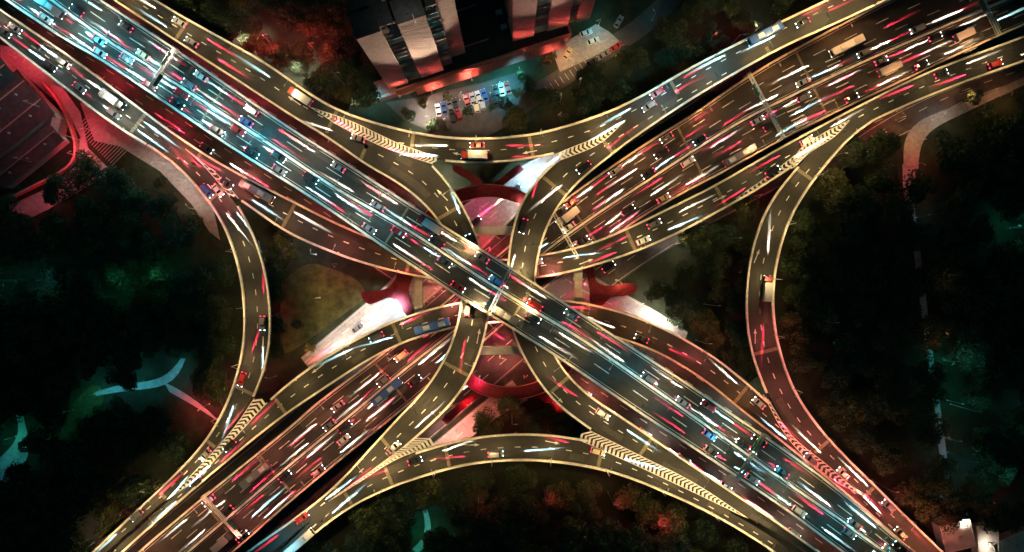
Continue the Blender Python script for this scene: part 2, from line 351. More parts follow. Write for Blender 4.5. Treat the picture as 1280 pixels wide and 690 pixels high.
def arrow(road, u, v, du, dv, z, s=1.0):
    c = P(u, v, z+.024); d = Vector((du, -dv, 0)).normalized(); n = Vector((-d.y, d.x, 0)); mb = MB()
    mb.sheet([c-d*2.4*s-n*.14, c+d*.8*s-n*.14, c+d*.8*s+n*.14, c-d*2.4*s+n*.14])
    mb.sheet([c+d*.8*s-n*.5, c+d*2.4*s, c+d*.8*s+n*.5]); mb.build('lane_arrow', M['paint'], road)
for a in ((ST,575,193,-5,-1,Z_C),(ST,662,190,-5,1,Z_C),(ST,368,126,-3,-2,Z_C),(SN,744,512,3,2,Z_C),(SN,697,497,3,3,Z_C),(SB,590,556,5,0,Z_C),(SB,691,553,5,1,Z_C),(SE,507,402,-4,2,Z_D),(SE,397,461,-4,3,Z_D),
          (SD,733,327,4,-1.5,Z_D),(SD,900,248,4,-2,Z_D),(SR,946,320,2,-5,Z_D),(SR,944,420,0,-5,Z_D),(SL,329,430,0,5,Z_D),(SL,325,310,1,5,Z_D),(SC,553,244,-3,-3,Z_C),(SC,598,420,1,-5,Z_C)): arrow(*a)
for (u, v, k) in ((1040,74,4),(1208,52,6),(990,131,5),(1000,150,4)):   # slow-down bars on the wide highway
    mb = MB()
    for i in range(k):
        c = P(u+2.5*i, v+5.5*i, Z_H+.008); d = Vector((math.cos(.42), math.sin(.42), 0)); n = Vector((-d.y, d.x, 0))
        mb.sheet([c-d*2.4-n*.2, c+d*2.4-n*.2, c+d*2.4+n*.2, c-d*2.4+n*.2])
    mb.build('slow_marking', M['paint'], SH)

# ------------------------------------------------------------------ ground streets and pavings
def street(name, Lp, Rp, label, m='old_asphalt', z=.02, marks=()):
    L, R = pair(Lp, Rp, z); A, B = (L, R) if np.cross((R[0]-L[0]), (L[1]-L[0]))[2] > 0 else (R, L)
    mb = MB(); mb.ribbon([tuple(x) for x in A], [tuple(x) for x in B], .3); o = tag(mb.build(name, M[m]), label, kind='structure')
    if marks:
        j = [('d', lane(L, R, t), 3, 5, .22, .006) for t in marks]+edge_lines(L, R, .6); paint(o, j)
    return L, R, o
def off(px, d, n=18):
    s = resample(smooth(px), n); t = np.gradient(s, axis=0); t /= np.linalg.norm(t, axis=1)[:, None]
    return [tuple(x) for x in s+np.stack([-t[:, 1], t[:, 0]], 1)*d]
G1L, G1R, G1 = street('street', off(mL, 30), off(mR, -26), 'ground street below the diagonal highway', z=.020, marks=(.1,.2,.8,.9))
G2L, G2R, G2 = street('street', off(hU, -14), off(hD, 52), 'ground street below the six-lane highway', z=.028, marks=(.12,.78,.88))
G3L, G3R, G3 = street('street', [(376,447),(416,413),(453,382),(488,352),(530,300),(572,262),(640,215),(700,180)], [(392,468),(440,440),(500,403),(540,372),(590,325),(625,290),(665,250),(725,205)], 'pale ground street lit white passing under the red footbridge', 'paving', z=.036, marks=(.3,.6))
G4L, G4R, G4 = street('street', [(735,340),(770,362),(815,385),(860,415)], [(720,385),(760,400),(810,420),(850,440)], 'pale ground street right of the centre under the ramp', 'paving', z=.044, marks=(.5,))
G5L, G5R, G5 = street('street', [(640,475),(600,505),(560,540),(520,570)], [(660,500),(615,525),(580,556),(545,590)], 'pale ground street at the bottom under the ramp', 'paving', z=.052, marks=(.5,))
flat('pavement', [(118,176),(150,183),(200,214),(240,256),(262,290),(275,300),(262,240),(230,205),(190,178),(140,140),(100,128)], .06, M['paving'], 'grey paved corner beside the left ramp')
flat('pavement', [(0,56),(20,60),(70,98),(100,140),(110,185),(140,215),(60,262),(0,290),(0,262),(60,235),(98,205),(100,170),(85,140),(30,92),(0,88)], .068, M['paving'], 'red lit pavement round the workshop roofs')
CW = MB()
for i in range(19):
    a = P(103+i*2.6, 152+i*2.5, .09); CW.box((a.x, a.y, .075), (7.2, .24, .012), math.radians(45))
CW.build('crosswalk_stripes', M['paving'], G1)
G6L, G6R, G6 = street('street', [(535,168),(575,155),(620,128),(680,98),(735,62),(790,28),(830,-10)], [(550,178),(600,176),(660,140),(700,112),(760,75),(815,38),(860,-6)], 'side street with parked cars below the towers', 'old_asphalt', z=.060)
flat('car_park', [(482,128),(520,122),(600,104),(655,88),(668,108),(620,128),(575,155),(548,168),(505,150)], .076, M['old_asphalt'], 'small grey car park in front of the tower podium')
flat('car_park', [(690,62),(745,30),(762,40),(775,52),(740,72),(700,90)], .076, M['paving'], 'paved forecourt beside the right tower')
G7L, G7R, G7 = street('street', [(1012,225),(1060,178),(1120,140),(1180,112),(1290,72)], [(1050,215),(1085,190),(1150,160),(1200,130),(1290,98)], 'brown ground street below the upper right ramp', z=.045, marks=(.4,))
street('pavement', [(1130,210),(1128,170),(1145,150),(1180,138),(1230,118),(1290,92)], [(1148,213),(1147,182),(1158,162),(1188,150),(1235,127),(1290,102)], 'pale pavement with lamps curving along the upper right street', 'paving', z=.085)
street('path', [(1128,205),(1130,250),(1140,300),(1148,360),(1158,440),(1168,520),(1178,600),(1172,640)], [(1145,210),(1141,250),(1149,300),(1156,360),(1166,440),(1177,520),(1187,600),(1183,643)], 'narrow path running down through the right wood', 'path', z=.078)
street('path', [(118,490),(140,482),(170,478),(205,476),(222,460),(226,448)], [(120,495),(150,489),(180,486),(209,486),(229,468),(232,448)], 'curving teal lit park path in the left wood', 'path', z=.03)
street('path', [(205,478),(235,492),(262,515)], [(212,490),(240,505),(275,528)], 'park path reddened near the left ramp', 'path', z=.038)
street('path', [(-10,580),(15,560),(30,545),(22,520),(15,505)], [(-10,612),(30,590),(40,565),(32,530),(24,500)], 'dim park path at the left edge', 'path', z=.03)
street('path', [(525,628),(532,645),(538,665),(530,682),(510,690)], [(530,626),(538,645),(545,667),(538,686),(515,697)], 'small park path below the bottom arch', 'path', z=.03)
flat('lawn', [(352,352),(385,330),(420,338),(448,352),(455,372),(430,392),(395,418),(362,440),(350,430)], .0, M['lawn'], 'yellow lit lawn left of the centre', sm=True)
flat('lawn', [(90,505),(118,480),(130,500),(100,535),(75,545)], .0, M['lawn'], 'green lit lawn at the fork of the park paths', sm=True)

# ------------------------------------------------------------------ red footbridge ring and its star landings
fb = empty('footbridge', P(625, 365, 0))
tag(fb, 'red ring-shaped pedestrian footbridge with forked landings below the road decks', 'footbridge')
def fbp(mb, pts, wd, z=Z_F):
    l = line3(pts, z, 1.5); walls(mb, l, wd, .5, -.5); return l
def blob(mb, px, dz=.0):
    q = [P(u, v, Z_F) for u, v in [tuple(x) for x in resample(smooth(px+[px[0]]), 60)[:-1]]]; mb.prism([(p.x, p.y) for p in q], Z_F-.5, Z_F+dz)
ring = [(512,343),(522,300),(545,262),(572,246),(612,238),(652,248),(705,285),(730,318),(736,340)]
ring2 = [(738,382),(725,425),(700,468),(670,486),(635,492),(600,484),(575,462),(535,425),(514,388)]
def place(mb, name, m): 
    o = mb.build(name, m); o.parent = fb; o.matrix_parent_inverse = Matrix.Translation(-fb.location); return o
a = MB(); l1 = fbp(a, ring, 4.4); place(a, 'deck', M['red_deck']); a = MB(); l2 = fbp(a, ring2, 4.4, Z_F-.012); place(a, 'deck', M['red_deck'])
a = MB(); blob(a, [(450,364),(468,364),(484,360),(494,350),(497,340),(508,338),(516,345),(511,360),(514,378),(518,392),(506,392),(499,378),(486,372),(470,378),(460,380),(452,372)], .01); place(a, 'landing', M['red_deck'])
a = MB(); blob(a, [(732,338),(742,338),(746,352),(760,357),(780,354),(796,356),(794,366),(780,370),(764,372),(752,382),(738,380),(737,362)], .01); place(a, 'landing', M['red_deck'])
for q in ([(612,238),(590,222),(567,208)], [(612,238),(630,225),(652,208)], [(606,486),(580,505),(555,528)], [(665,488),(690,503),(708,520)]):
    a = MB(); fbp(a, q, 2.4, Z_F-.02); place(a, 'stair_ramp', M['red_deck'])
for l in (l1, l2):
    for sgn in (-1, 1):
        t = np.gradient(l, axis=0); t /= np.linalg.norm(t, axis=1)[:, None]; n = np.stack([-t[:, 1], t[:, 0], 0*t[:, 0]], 1)
        r = MB(); walls(r, l+n*sgn*2.1, .14, 1.1, .0); place(r, 'railing', M['rail'])
for (u, v) in ((480,370),(520,320),(560,252),(612,240),(665,252),(720,310),(745,365),(785,362),(728,415),(690,478),(635,490),(585,470),(535,425)):
    a = MB(); p = P(u, v, 0); a.tube((p.x, p.y, -.3), (p.x, p.y, Z_F-.5), .5, .5, 10); place(a, 'pier', M['pier'])

# portal frames carrying the inner ramps
def portal(a, b, z, label, w_=2.6):
    pa, pb = P(*a, z), P(*b, z); c = (pa+pb)/2; d = pb-pa; o = empty('portal_frame', (c.x, c.y, 0), math.atan2(d.y, d.x)); ln = d.length
    m = MB(); m.box((0, 0, z-1.1), (ln, w_, 2.2)); m.build('crossbeam', M['pier'], o)
    for s in (-.46, -.15, .15, .46):
        m = MB(); m.tube((s*ln, 0, -.3), (s*ln, 0, z-2.2), .9, .9, 12); m.build('column', M['pier'], o)
    tag(o, label, 'portal frame', 'concrete portal frames round the centre')
portal((552,289), (680,287), Z_C-1.62, 'tan concrete portal beam spanning the gap above the centre')
portal((572,439), (700,437), Z_C-1.62, 'tan concrete portal beam spanning the gap below the centre')
portal((523,325), (523,415), Z_D-1.62, 'tan concrete portal beam left of the centre, between two ramps')
portal((723,318), (723,405), Z_D-1.62, 'tan concrete portal beam right of the centre, between two ramps')

# ------------------------------------------------------------------ lights
LD = {}
def ldata(kind, key, col, power, cone=150, blend=.6, rad=.15):
    k = (kind, key, col, power, cone)
    if k not in LD:
        d = bpy.data.lights.new(key, kind); d.color = col; d.energy = power; d.shadow_soft_size = rad
        if kind == 'SPOT': d.spot_size = math.radians(cone); d.spot_blend = blend
        LD[k] = d
    return LD[k]
WARM = (1, .66, .30); CREAM = (1, .67, .29); TEAL = (.12, .78, .95); RED = (1, .045, .09); SALMON = (1, .24, .17); WHITE = (1, .86, .70); COOL = (.55, .85, 1); GREEN = (.05, .9, .6); ORANGE = (1, .42, .16); MAG = (1, .10, .30)
TEALISH = (.26, .80, 1.0); PALE = (1, .86, .66)
LMAT = {}
def lens(col):
    if col not in LMAT: LMAT[col] = mat('lamp_lens', (.8,.8,.8), .3, emit=col, estr=6)
    return LMAT[col]
PROTO = {}
def lamp(pos, z, toward, col, power, label, h=9.0, arm=1.6, name='street_lamp', cone=165, group='street lamps along the roads', cat='street lamp', tilt=0.0):
    key = (col, h, arm, power, cone)
    if key not in PROTO:
        o = empty(name, (0,0,0)); a = MB(); a.tube((0,0,0), (0,0,h), .13, .08); a.build('pole', M['steel'], o)
        a = MB(); a.tube((0,0,h), (arm,0,h+.15), .06, .05, 6); a.build('arm', M['steel'], o)
        a = MB(); a.box((arm+.3,0,h+.15), (.9,.34,.16)); hd = a.build('lamp_head', M['steel'], o)
        a = MB(); a.box((arm+.3,0,h+.05), (.7,.26,.04)); a.build('lens', lens(col), hd)
        a = MB(); a.box((0,0,.15), (.5,.5,.3)); a.build('base', M['steel'], o)
        l = bpy.data.objects.new('lamp_light', ldata('SPOT', 'lamp_light', col, power, cone, .5, .25)); C.objects.link(l); l.parent = o; l.location = (arm+.3, 0, h-.05)
        l.rotation_euler = (0, -tilt, 0)
        PROTO[key] = o
    else:
        o = copy_tree(PROTO[key])
    o.location = (pos[0], pos[1], z); o.rotation_euler = (0, 0, math.atan2(toward[1], toward[0]))
    tag(o, label, cat, group)
    return o
def deck_lamps(key, side, step, colf, power, where, start=.02, stop=.98, inset=.3, end='start'):
    r = ROADS[key]; A, B = (r['L'], r['R']) if side == 'L' else (r['R'], r['L'])
    d = np.r_[0, np.cumsum(np.linalg.norm(np.diff(A, axis=0), axis=1))]; s = start*d[-1]; i = 0
    while s < stop*d[-1]:
        a = np.array([np.interp(s, d, A[:, k]) for k in range(3)]); b = np.array([np.interp(s, d, B[:, k]) for k in range(3)])
        t = (b-a)/np.linalg.norm(b-a); p = a-t*(-inset)
        u = p[0]/(KG*(CH-r['z'])/CH)+640; v = 345-p[1]/(KG*(CH-r['z'])/CH)
        if -20 < u < 1300 and -20 < v < 710:
            c, q = colf(u, v); lamp(p, r['z'], t, c, round(power*q/200)*200, f'lamp on the {where}, {ordn(i)} from {end}', arm=1.9, cone=136, tilt=.20); i += 1
        s += step
def c_main(u, v):
    if u < 300: return (PALE, .75)
    if u < 500: return (PALE, .7)
    if u > 780: return (CREAM, .75)
    return (CREAM, .6)
warm = lambda u, v: (CREAM if (int(u)//60) % 2 else WARM, 1.0)
def c_t(u, v):
    if 790 < u < 900: return (TEALISH, .9)
    return (CREAM, 1.15)
def c_d(u, v):
    if u < 190: return (PALE, 1.0)
    if u < 560: return (ORANGE, .9) if (int(u)//70) % 2 else (SALMON, 1.1)
    return (CREAM, .95)
def c_e(u, v):
    if u > 640: return (SALMON, 1.0) if (int(u)//50) % 2 else (ORANGE, .8)
    return (CREAM, .8)
PW = 6400
deck_lamps('M', 'L', 26, c_main, PW, 'lower left parapet of the diagonal highway', end='upper left')
deck_lamps('M', 'R', 26, c_main, PW, 'upper right parapet of the diagonal highway', start=.05, end='upper left')
deck_lamps('T', 'L', 20, c_t, PW, 'outer parapet of the top ramp', end='upper left')
deck_lamps('B', 'R', 18, lambda u, v: ((TEALISH,.7) if u < 400 else (CREAM,1.0)), PW, 'outer parapet of the bottom arch', end='the left')
deck_lamps('L', 'L', 18, lambda u, v: ((SALMON,1.1) if v < 300 else (WARM,.95)), PW, 'outer parapet of the left loop', start=.06, end='the top')
deck_lamps('R', 'R', 18, lambda u, v: ((SALMON,1.1) if v > 400 else (CREAM,1.0)), PW, 'outer parapet of the right loop', start=.06, end='the top')
deck_lamps('C', 'R', 19, warm, PW, 'right parapet of the left central ramp', start=.16, stop=.75, end='the top')
deck_lamps('C', 'L', 24, warm, PW, 'left parapet of the left central ramp', start=.60, stop=.97, end='the crossing')
deck_lamps('N', 'R', 19, warm, PW, 'right parapet of the right central ramp', start=.05, stop=.95, end='the top')
deck_lamps('D', 'L', 20, c_d, PW, 'lower parapet of the dipping ramp', start=.15, stop=.70, end='the left')
deck_lamps('D', 'R', 24, c_d, PW, 'upper parapet of the dipping ramp', start=.02, stop=.16, end='the left')
deck_lamps('D', 'R', 22, lambda u, v: (CREAM,.8), PW, 'upper parapet of the dipping ramp, right part', start=.72, stop=.98, end='the fork')
deck_lamps('E', 'L', 20, c_e, PW, 'upper parapet of the rising ramp', start=.02, stop=.80, end='lower left')
deck_lamps('E', 'R', 24, c_e, PW, 'lower parapet of the rising ramp', start=.82, stop=.99, end='the fork')
deck_lamps('H', 'L', 26, lambda u, v: ((ORANGE,.8) if u > 700 else (SALMON,.7)), PW, 'upper parapet of the six-lane highway', end='lower left')
deck_lamps('H', 'R', 26, lambda u, v: ((ORANGE,.75) if u > 840 else (SALMON,.8)), PW, 'lower parapet of the six-lane highway', start=.05, end='lower left')

ROADS['Mm'] = dict(L=lane(Lh, Ch, .97), R=Lh, z=Z_M); ROADS['Mn'] = dict(L=lane(Ch2, Rh, .03), R=Rh, z=Z_M)
DTEAL = (.05, .62, .85)  # median lamps added to spread a teal tint over the asphalt
deck_lamps('Mm', 'L', 21, lambda u, v: (DTEAL, 1.8 if u < 400 else .6 if u < 480 else .15 if u < 760 else .4), PW, 'diagonal highway median facing lower left, added for teal', end='upper left', inset=.0)
deck_lamps('Mn', 'L', 27, lambda u, v: (DTEAL, .6 if u < 400 else .12 if u < 760 else .45), PW, 'diagonal highway median facing upper right, added for teal', start=.03, end='upper left', inset=.0)
# low lamps on the ground level, under and beside the ramps
def glamp(u, v, col, power, label, h=7.0, ang=0.0, z=0.0, cone=165):
    p = P(u, v, z); return lamp(p, z, (math.cos(ang), math.sin(ang)), col, power, label, h=h, arm=.9, name='ground_lamp', cone=cone, group='low lamps at ground level', cat='lamp')
GL = [
 (540,116,SALMON,9000,'added salmon lamp before the left end of the podium'),(590,100,SALMON,9000,'added salmon lamp before the middle of the podium'),(690,68,SALMON,7000,'added salmon lamp before the right end of the podium'),  # these three added to lay a pink glow along the podium front
 (165,150,RED,9000,'red lamp on the crosswalk beside the left ramp'),(120,165,RED,8000,'red lamp on the pavement left of the crosswalk'),(78,110,RED,16000,'red lamp above the workshop roofs'),
 (20,72,RED,13000,'red lamp at the left edge above the workshop'),(48,80,RED,12000,'red lamp between the workshop roof and the ramp'),(98,195,RED,12000,'red lamp at the workshop corner'),(70,246,RED,7000,'red lamp on the pavement below the workshop'),(30,265,RED,4000,'dim red lamp at the left wood edge'),
 (215,275,RED,9000,'red lamp among the trees beside the left ramp'),(205,205,WHITE,9000,'white lamp on the paved corner beside the left ramp'),(232,226,WHITE,9000,'white lamp at the end of the paved corner'),(246,262,WHITE,12000,'white lamp beside a tree at the left ramp'),
 (310,215,SALMON,9000,'salmon lamp in the slot between the left ramps'),(300,245,WHITE,9000,'white lamp in the fork of the left ramps'),
 (365,305,WHITE,8000,'white lamp below the dipping ramp'),(420,330,MAG,7000,'pink lamp on the street left of the footbridge'),(395,318,COOL,5000,'cool lamp on the street below the dipping ramp'),
 (400,290,MAG,5000,'pink lamp under the dipping ramp'),(400,372,WARM,8000,'amber lamp on the lit lawn left of the centre'),
 (470,400,WHITE,20001,'bright white lamp on the pale street left of the centre'),(430,428,WHITE,22000,'bright white lamp at the end of the pale street'),(498,385,COOL,20000,'cool white lamp under the left landing of the footbridge'),(395,440,ORANGE,9000,'orange lamp at the tunnel mouth of the pale street'),
 (545,360,SALMON,6000,'pink lamp under the ramps left of the centre'),(565,330,RED,6000,'red lamp under the crossing'),
 (552,220,WHITE,22000,'bright white lamp beside the fork above the centre'),(600,262,MAG,4500,'pink lamp under the top of the footbridge'),(668,222,COOL,26000,'cool white lamp on the pale street above the centre'),(648,256,WHITE,14000,'white lamp beside the footbridge above the centre'),(690,205,WHITE,12000,'white lamp by the fork of the upper ramp'),
 (612,310,RED,9000,'red lamp above the centre portal'),(625,445,SALMON,9000,'salmon lamp below the centre portal'),(612,420,RED,9000,'red lamp between the ramps below the centre'),(600,470,MAG,4000,'pink lamp inside the lower ring of the footbridge'),(655,470,RED,5000,'red lamp inside the lower ring beside the right ramp'),
 (705,285,RED,8000,'red lamp beside the ramp right of the centre'),(708,350,SALMON,6000,'pink lamp left of the right landing'),(700,375,WHITE,9000,'white lamp beside the right portal'),
 (820,396,WHITE,26000,'bright white lamp on the pale street right of the centre'),(795,380,WHITE,12000,'white lamp below the right landing'),(842,412,WHITE,16000,'white lamp at the wood edge right of the centre'),
 (572,535,SALMON,20000,'salmon lamp on the pale street below the centre'),(555,545,WHITE,12000,'white lamp in the lower left fork'),(590,500,RED,7000,'red lamp on the stair below the centre'),
 (690,500,RED,6000,'red lamp beside the lower right ramp'),(625,528,RED,5000,'red lamp between the trees above the bottom arch'),(672,530,RED,5000,'red lamp right of the trees above the bottom arch'),
 (850,300,WARM,12000,'amber lamp at the wood below the right ramp'),(845,305,WHITE,9000,'white lamp at the wood edge below the right ramp'),(770,350,WARM,5000,'amber lamp on the street below the right ramp'),(925,262,WARM,7000,'amber lamp under the right fork'),(945,245,RED,5000,'red lamp under the right fork'),
 (1090,170,RED,6000,'red lamp beside the upper right ramp'),(1120,150,ORANGE,8000,'orange lamp on the upper right street'),(1200,118,ORANGE,9000,'orange lamp beside a round tree on the upper right street'),(1165,150,WHITE,7000,'white lamp on the curving pavement'),(1145,178,ORANGE,7000,'orange lamp where the pavement bends'),(1138,207,RED,6000,'red lamp at the top of the wood path'),(1138,238,RED,6000,'red lamp on the wood path, below another red one'),(1250,120,ORANGE,7000,'orange lamp near the right edge of the pavement'),
 (1144,272,COOL,2500,'cool lamp on the wood path'),(1262,285,GREEN,6075,'teal lamp among trees near the right edge'),(1150,350,ORANGE,1500,'orange lamp halfway down the wood path'),(1170,420,ORANGE,1500,'dim orange lamp on the wood path'),(1180,450,GREEN,6750,'teal lamp on the wood path'),(1184,500,GREEN,4000,'teal lamp lower on the wood path'),(1175,545,ORANGE,2500,'orange lamp near the foot of the wood path'),(1182,575,COOL,4000,'cool lamp at the foot of the wood path'),(1268,520,TEAL,5000,'teal lamp at the right edge'),(1225,585,TEAL,4000,'teal lamp in the lower right wood'),(1242,628,RED,4000,'red lamp in the lower right wood'),
 (1195,650,WHITE,12000,'white lamp beside the pale roofs'),(1225,672,WHITE,10000,'white lamp between the pale roofs'),
 (160,357,GREEN,8100,'teal lamp in the left wood'),(75,355,GREEN,3500,'dim teal lamp in the left wood'),(20,352,GREEN,3500,'dim teal lamp at the left edge'),(213,345,GREEN,3500,'teal lamp in the upper left wood'),(180,476,TEAL,7425,'teal lamp on the curving park path'),(222,465,TEAL,6075,'teal lamp at the bend of the park path'),(140,488,TEAL,5400,'teal lamp at the left end of the park path'),(118,492,GREEN,2500,'green lamp at the fork of the park paths'),(92,512,GREEN,1500,'green lamp on the park lawn'),(70,552,GREEN,7425,'bright teal lamp in the lower left park'),(20,545,GREEN,9000,'green lamp on the dim park path'),(10,585,TEAL,3500,'teal lamp at the left edge of the park'),
 (262,505,RED,27000,'red lamp on the park path beside the left ramp'),(280,478,RED,5000,'red lamp beside the left loop'),
 (535,672,GREEN,8775,'green lamp on the small path below the arch'),(534,632,TEAL,2500,'teal lamp at the top of the small path'),
 (575,125,WHITE,16000,'white lamp on the car park in front of the podium'),(540,150,WHITE,26000,'white lamp at the end of the side street'),(625,108,TEAL,20000,'teal lamp in front of the podium shops'),(650,96,TEAL,13000,'teal lamp at the podium corner'),(478,125,TEAL,13000,'teal lamp at the left tower foot'),(600,140,WHITE,7000,'white lamp on the side street'),
 (715,82,WARM,14000,'amber lamp on the side street'),(745,55,WARM,10000,'amber lamp at the forecourt'),(770,70,WARM,7000,'amber lamp beside the parked cars'),(748,32,TEAL,8000,'teal lamp at the right tower corner'),(690,120,WARM,7000,'amber lamp at the parking bays'),(815,25,TEAL,1500,'dim teal lamp far up the side street'),
 (745,110,WARM,5000,'amber lamp in the shrubs below the side street'),(885,52,RED,6000,'red lamp in the upper right trees'),(945,38,WHITE,7000,'white lamp beside the upper right ramp'),(860,65,ORANGE,5000,'orange lamp beside the top ramp'),(700,128,WARM,2500,'dim amber lamp in the trees above the top ramp'),
 (700,145,SALMON,3000,'salmon lamp in the shrubs above the top ramp'),
 (305,56,WHITE,24000,'white lamp behind the ramp, beside a bright tree'),(378,94,WHITE,24000,'white lamp behind the ramp, beside another bright tree'),(448,130,WHITE,12000,'white lamp between the trees and the left tower'),
 (170,652,SALMON,9000,'salmon lamp at the lower left roadside'),(135,668,WHITE,14000,'white lamp at the lower left roadside'),(118,678,RED,8000,'red lamp at the lower left corner'),(205,605,WARM,8000,'amber lamp beside the lower left ramp'),(165,632,RED,5000,'red lamp in the lower left shrubs'),
 (345,395,RED,3500,'red lamp inside the left loop'),(345,470,RED,7000,'red lamp in the fork of the lower left ramps'),
 (925,340,RED,4500,'red lamp inside the right loop'),(925,420,RED,4500,'red lamp inside the lower right loop'),(880,400,WARM,3500,'amber lamp in the trees inside the right loop'),(958,500,WHITE,9000,'white lamp in the fork of the lower right ramps'),
 (870,520,WHITE,4000,'white lamp under the highway'),
]
for key_, t_, sd_ in (('left', .09, 0), ('right', .91, 1)):
    ln_ = resample(lane(G1L, G1R, t_), step=27); k_ = 0
    for q_ in ln_:
        u_, v_ = q_[0]/KG+640, 345-q_[1]/KG
        if not (0 < u_ < 1280 and 0 < v_ < 690) or 560 < u_ < 700: continue
        br = u_ > 790 and v_ > 480 and sd_ == 0 or 860 < u_ < 1030 and sd_ == 1
        GL.append((u_, v_, PALE if br else (RED if k_ % 3 else SALMON), 17000 if br else 9000, f'lamp on the {key_} verge below the diagonal highway, {ordn(k_)} from upper left')); k_ += 1
for i, (u, v, c, pw, lb) in enumerate(GL): glamp(u, v, c, pw*((.30 if 440 < v < 520 and 100 < u < 300 else .14) if v > 250 and (u > 960 or u < 300) else .55 if pw >= 20000 else .42 if c == RED and u < 250 and u > 90 and v < 250 else .24)*(2.4 if abs(u-625) < 135 and abs(v-365) < 130 and c != WHITE and c != COOL else 1), lb, ang=i*2.4, cone=140)
# tall floodlights added only to tint tree crowns and workshop roofs
FL = [(1178,448,TEAL,9000,'teal floodlight beside the wood path, uppermost of three'),(1188,505,TEAL,8000,'teal floodlight beside the wood path, middle of three'),(1184,565,TEAL,6000,'teal floodlight beside the wood path, lowest of three'),(1258,287,TEAL,9000,'teal floodlight among trees near the right edge'),(1270,515,TEAL,9000,'teal floodlight at the right edge, lower one'),(1225,585,TEAL,7000,'teal floodlight in the lower right wood'),
 (1140,425,ORANGE,4500,'orange floodlight in the middle of the right wood'),(1152,350,ORANGE,3000,'orange floodlight beside the upper wood path'),(1165,540,ORANGE,5500,'orange floodlight beside the lower wood path'),(160,350,GREEN,6000,'green floodlight in the upper left wood'),(75,350,TEAL,5000,'teal floodlight in the left wood'),(20,350,TEAL,5000,'teal floodlight at the left edge'),(210,342,GREEN,4000,'green floodlight right of another in the left wood'),(200,600,WARM,6000,'amber floodlight by the lower left ramp'),(870,425,WARM,4500,'amber floodlight inside the right loop, lower one'),(905,300,WARM,4000,'amber floodlight inside the right loop, upper one'),(1020,245,WARM,3000,'amber floodlight right of the right loop top'),(300,90,RED,9000,'red floodlight behind the upper left ramp'),(430,105,ORANGE,5000,'orange floodlight left of the left tower'),(680,610,RED,8000,'red floodlight below the bottom arch centre'),(62,138,RED,4500,'tall red floodlight at the upper workshop'),(100,175,RED,6000,'tall red floodlight at the yard gate'),(50,205,RED,3000,'tall pink floodlight between the workshop roofs'),(15,165,RED,2000,'tall pink floodlight at the left edge workshops'),(345,60,RED,22000,'tall red floodlight in the upper left trees'),(400,70,RED,14000,'tall red floodlight nearer the left tower'),(760,615,RED,16000,'tall red floodlight below the bottom arch'),(815,640,RED,15000,'tall red floodlight right below the bottom arch'),(600,612,RED,5000,'tall red floodlight left below the bottom arch'),(1090,600,RED,9000,'tall red floodlight beside the lower right ramp'),(1150,640,RED,7000,'tall red floodlight in the lower right corner'),(640,520,RED,6000,'tall red floodlight above the bottom arch'),(880,380,ORANGE,3500,'tall orange floodlight inside the right loop'),(1040,500,ORANGE,3000,'tall orange floodlight right of the loop'),(1030,200,RED,4000,'tall red floodlight at the top of the right wood'),(1020,400,CREAM,1800,'tall cream floodlight right of the loop'),(910,60,RED,5000,'tall red floodlight above the top ramp')]
for i, (u, v, c, pw, lb) in enumerate(FL):
    lamp(P(u, v, 0), 0, (1, 0), c, pw*(.10 if u < 110 and v > 120 and v < 220 else .60 if c == RED and v < 120 else .15 if c == RED else .05 if c in (ORANGE, WARM, CREAM) else .12), lb, h=15, arm=1.0, name='added_floodlight', cone=150, group='tall added floodlights above the trees', cat='added_floodlight')

# street lights' spill row beside the bright roadside at lower right of the highway is left to the lamps above
# ------------------------------------------------------------------ gantries over the highways
def gantry(a, b, z, label, h=6.2, signs=True):
    pa, pb = P(*a, z+h), P(*b, z+h); c = (pa+pb)/2; d = pb-pa; ln = d.length; o = empty('sign_gantry', (c.x, c.y, z), math.atan2(d.y, d.x))
    m = MB()
    for s in (-.45, .45): m.box((0, s, h), (ln, .22, .22)); m.box((0, s, h-.9), (ln, .18, .18))
    for i in range(int(ln/1.5)):
        x = -ln/2+.7+i*1.5; m.tube((x, -.4, h), (x+.75, .4, h), .06, .06, 5); m.tube((x+.75, .4, h), (x+1.5 if x+1.5 < ln/2 else x+.75, -.4, h), .06, .06, 5); m.box((x, 0, h-.42), (.1, .8, .7))
    m.build('beam', M['gantry'], o)
    for s in (-1, 1):
        m = MB(); m.tube((s*(ln/2-.2), 0, 0), (s*(ln/2-.2), 0, h), .25, .22, 10); m.build('post', M['gantry'], o)
    if signs:
        for s, y in ((-.24, -.62), (.24, .62)):
            m = MB(); m.box((s*ln, y, h-.4), (4.0, .10, 2.2)); m.box((s*ln, y, h-.4), (4.15, .06, 2.35), 0, 1); m.build('sign_panel', [M['sign'], M['gantry']], o)
    tag(o, label, 'sign gantry', 'sign gantries over the highways')
gantry((186,112), (218,61), Z_M, 'pale lattice sign gantry over the diagonal highway near the upper left')
gantry((610,394), (640,334), Z_M, 'pale lattice sign gantry over the diagonal highway at the centre')
gantry((922,600), (956,543), Z_M, 'pale lattice sign gantry over the diagonal highway near the lower right')
gantry((936,90), (980,172), Z_H, 'salmon lattice sign gantry over the upper right of the six-lane highway')
gantry((1226,-8), (1250,44), Z_H, 'salmon lattice sign gantry near the top right corner')
gantry((252,620), (300,672), Z_H, 'lattice sign gantry over the lower left of the six-lane highway')
gantry((690,262), (722,322), Z_H, 'lattice sign gantry over the six-lane highway beside the right ramp', signs=False)

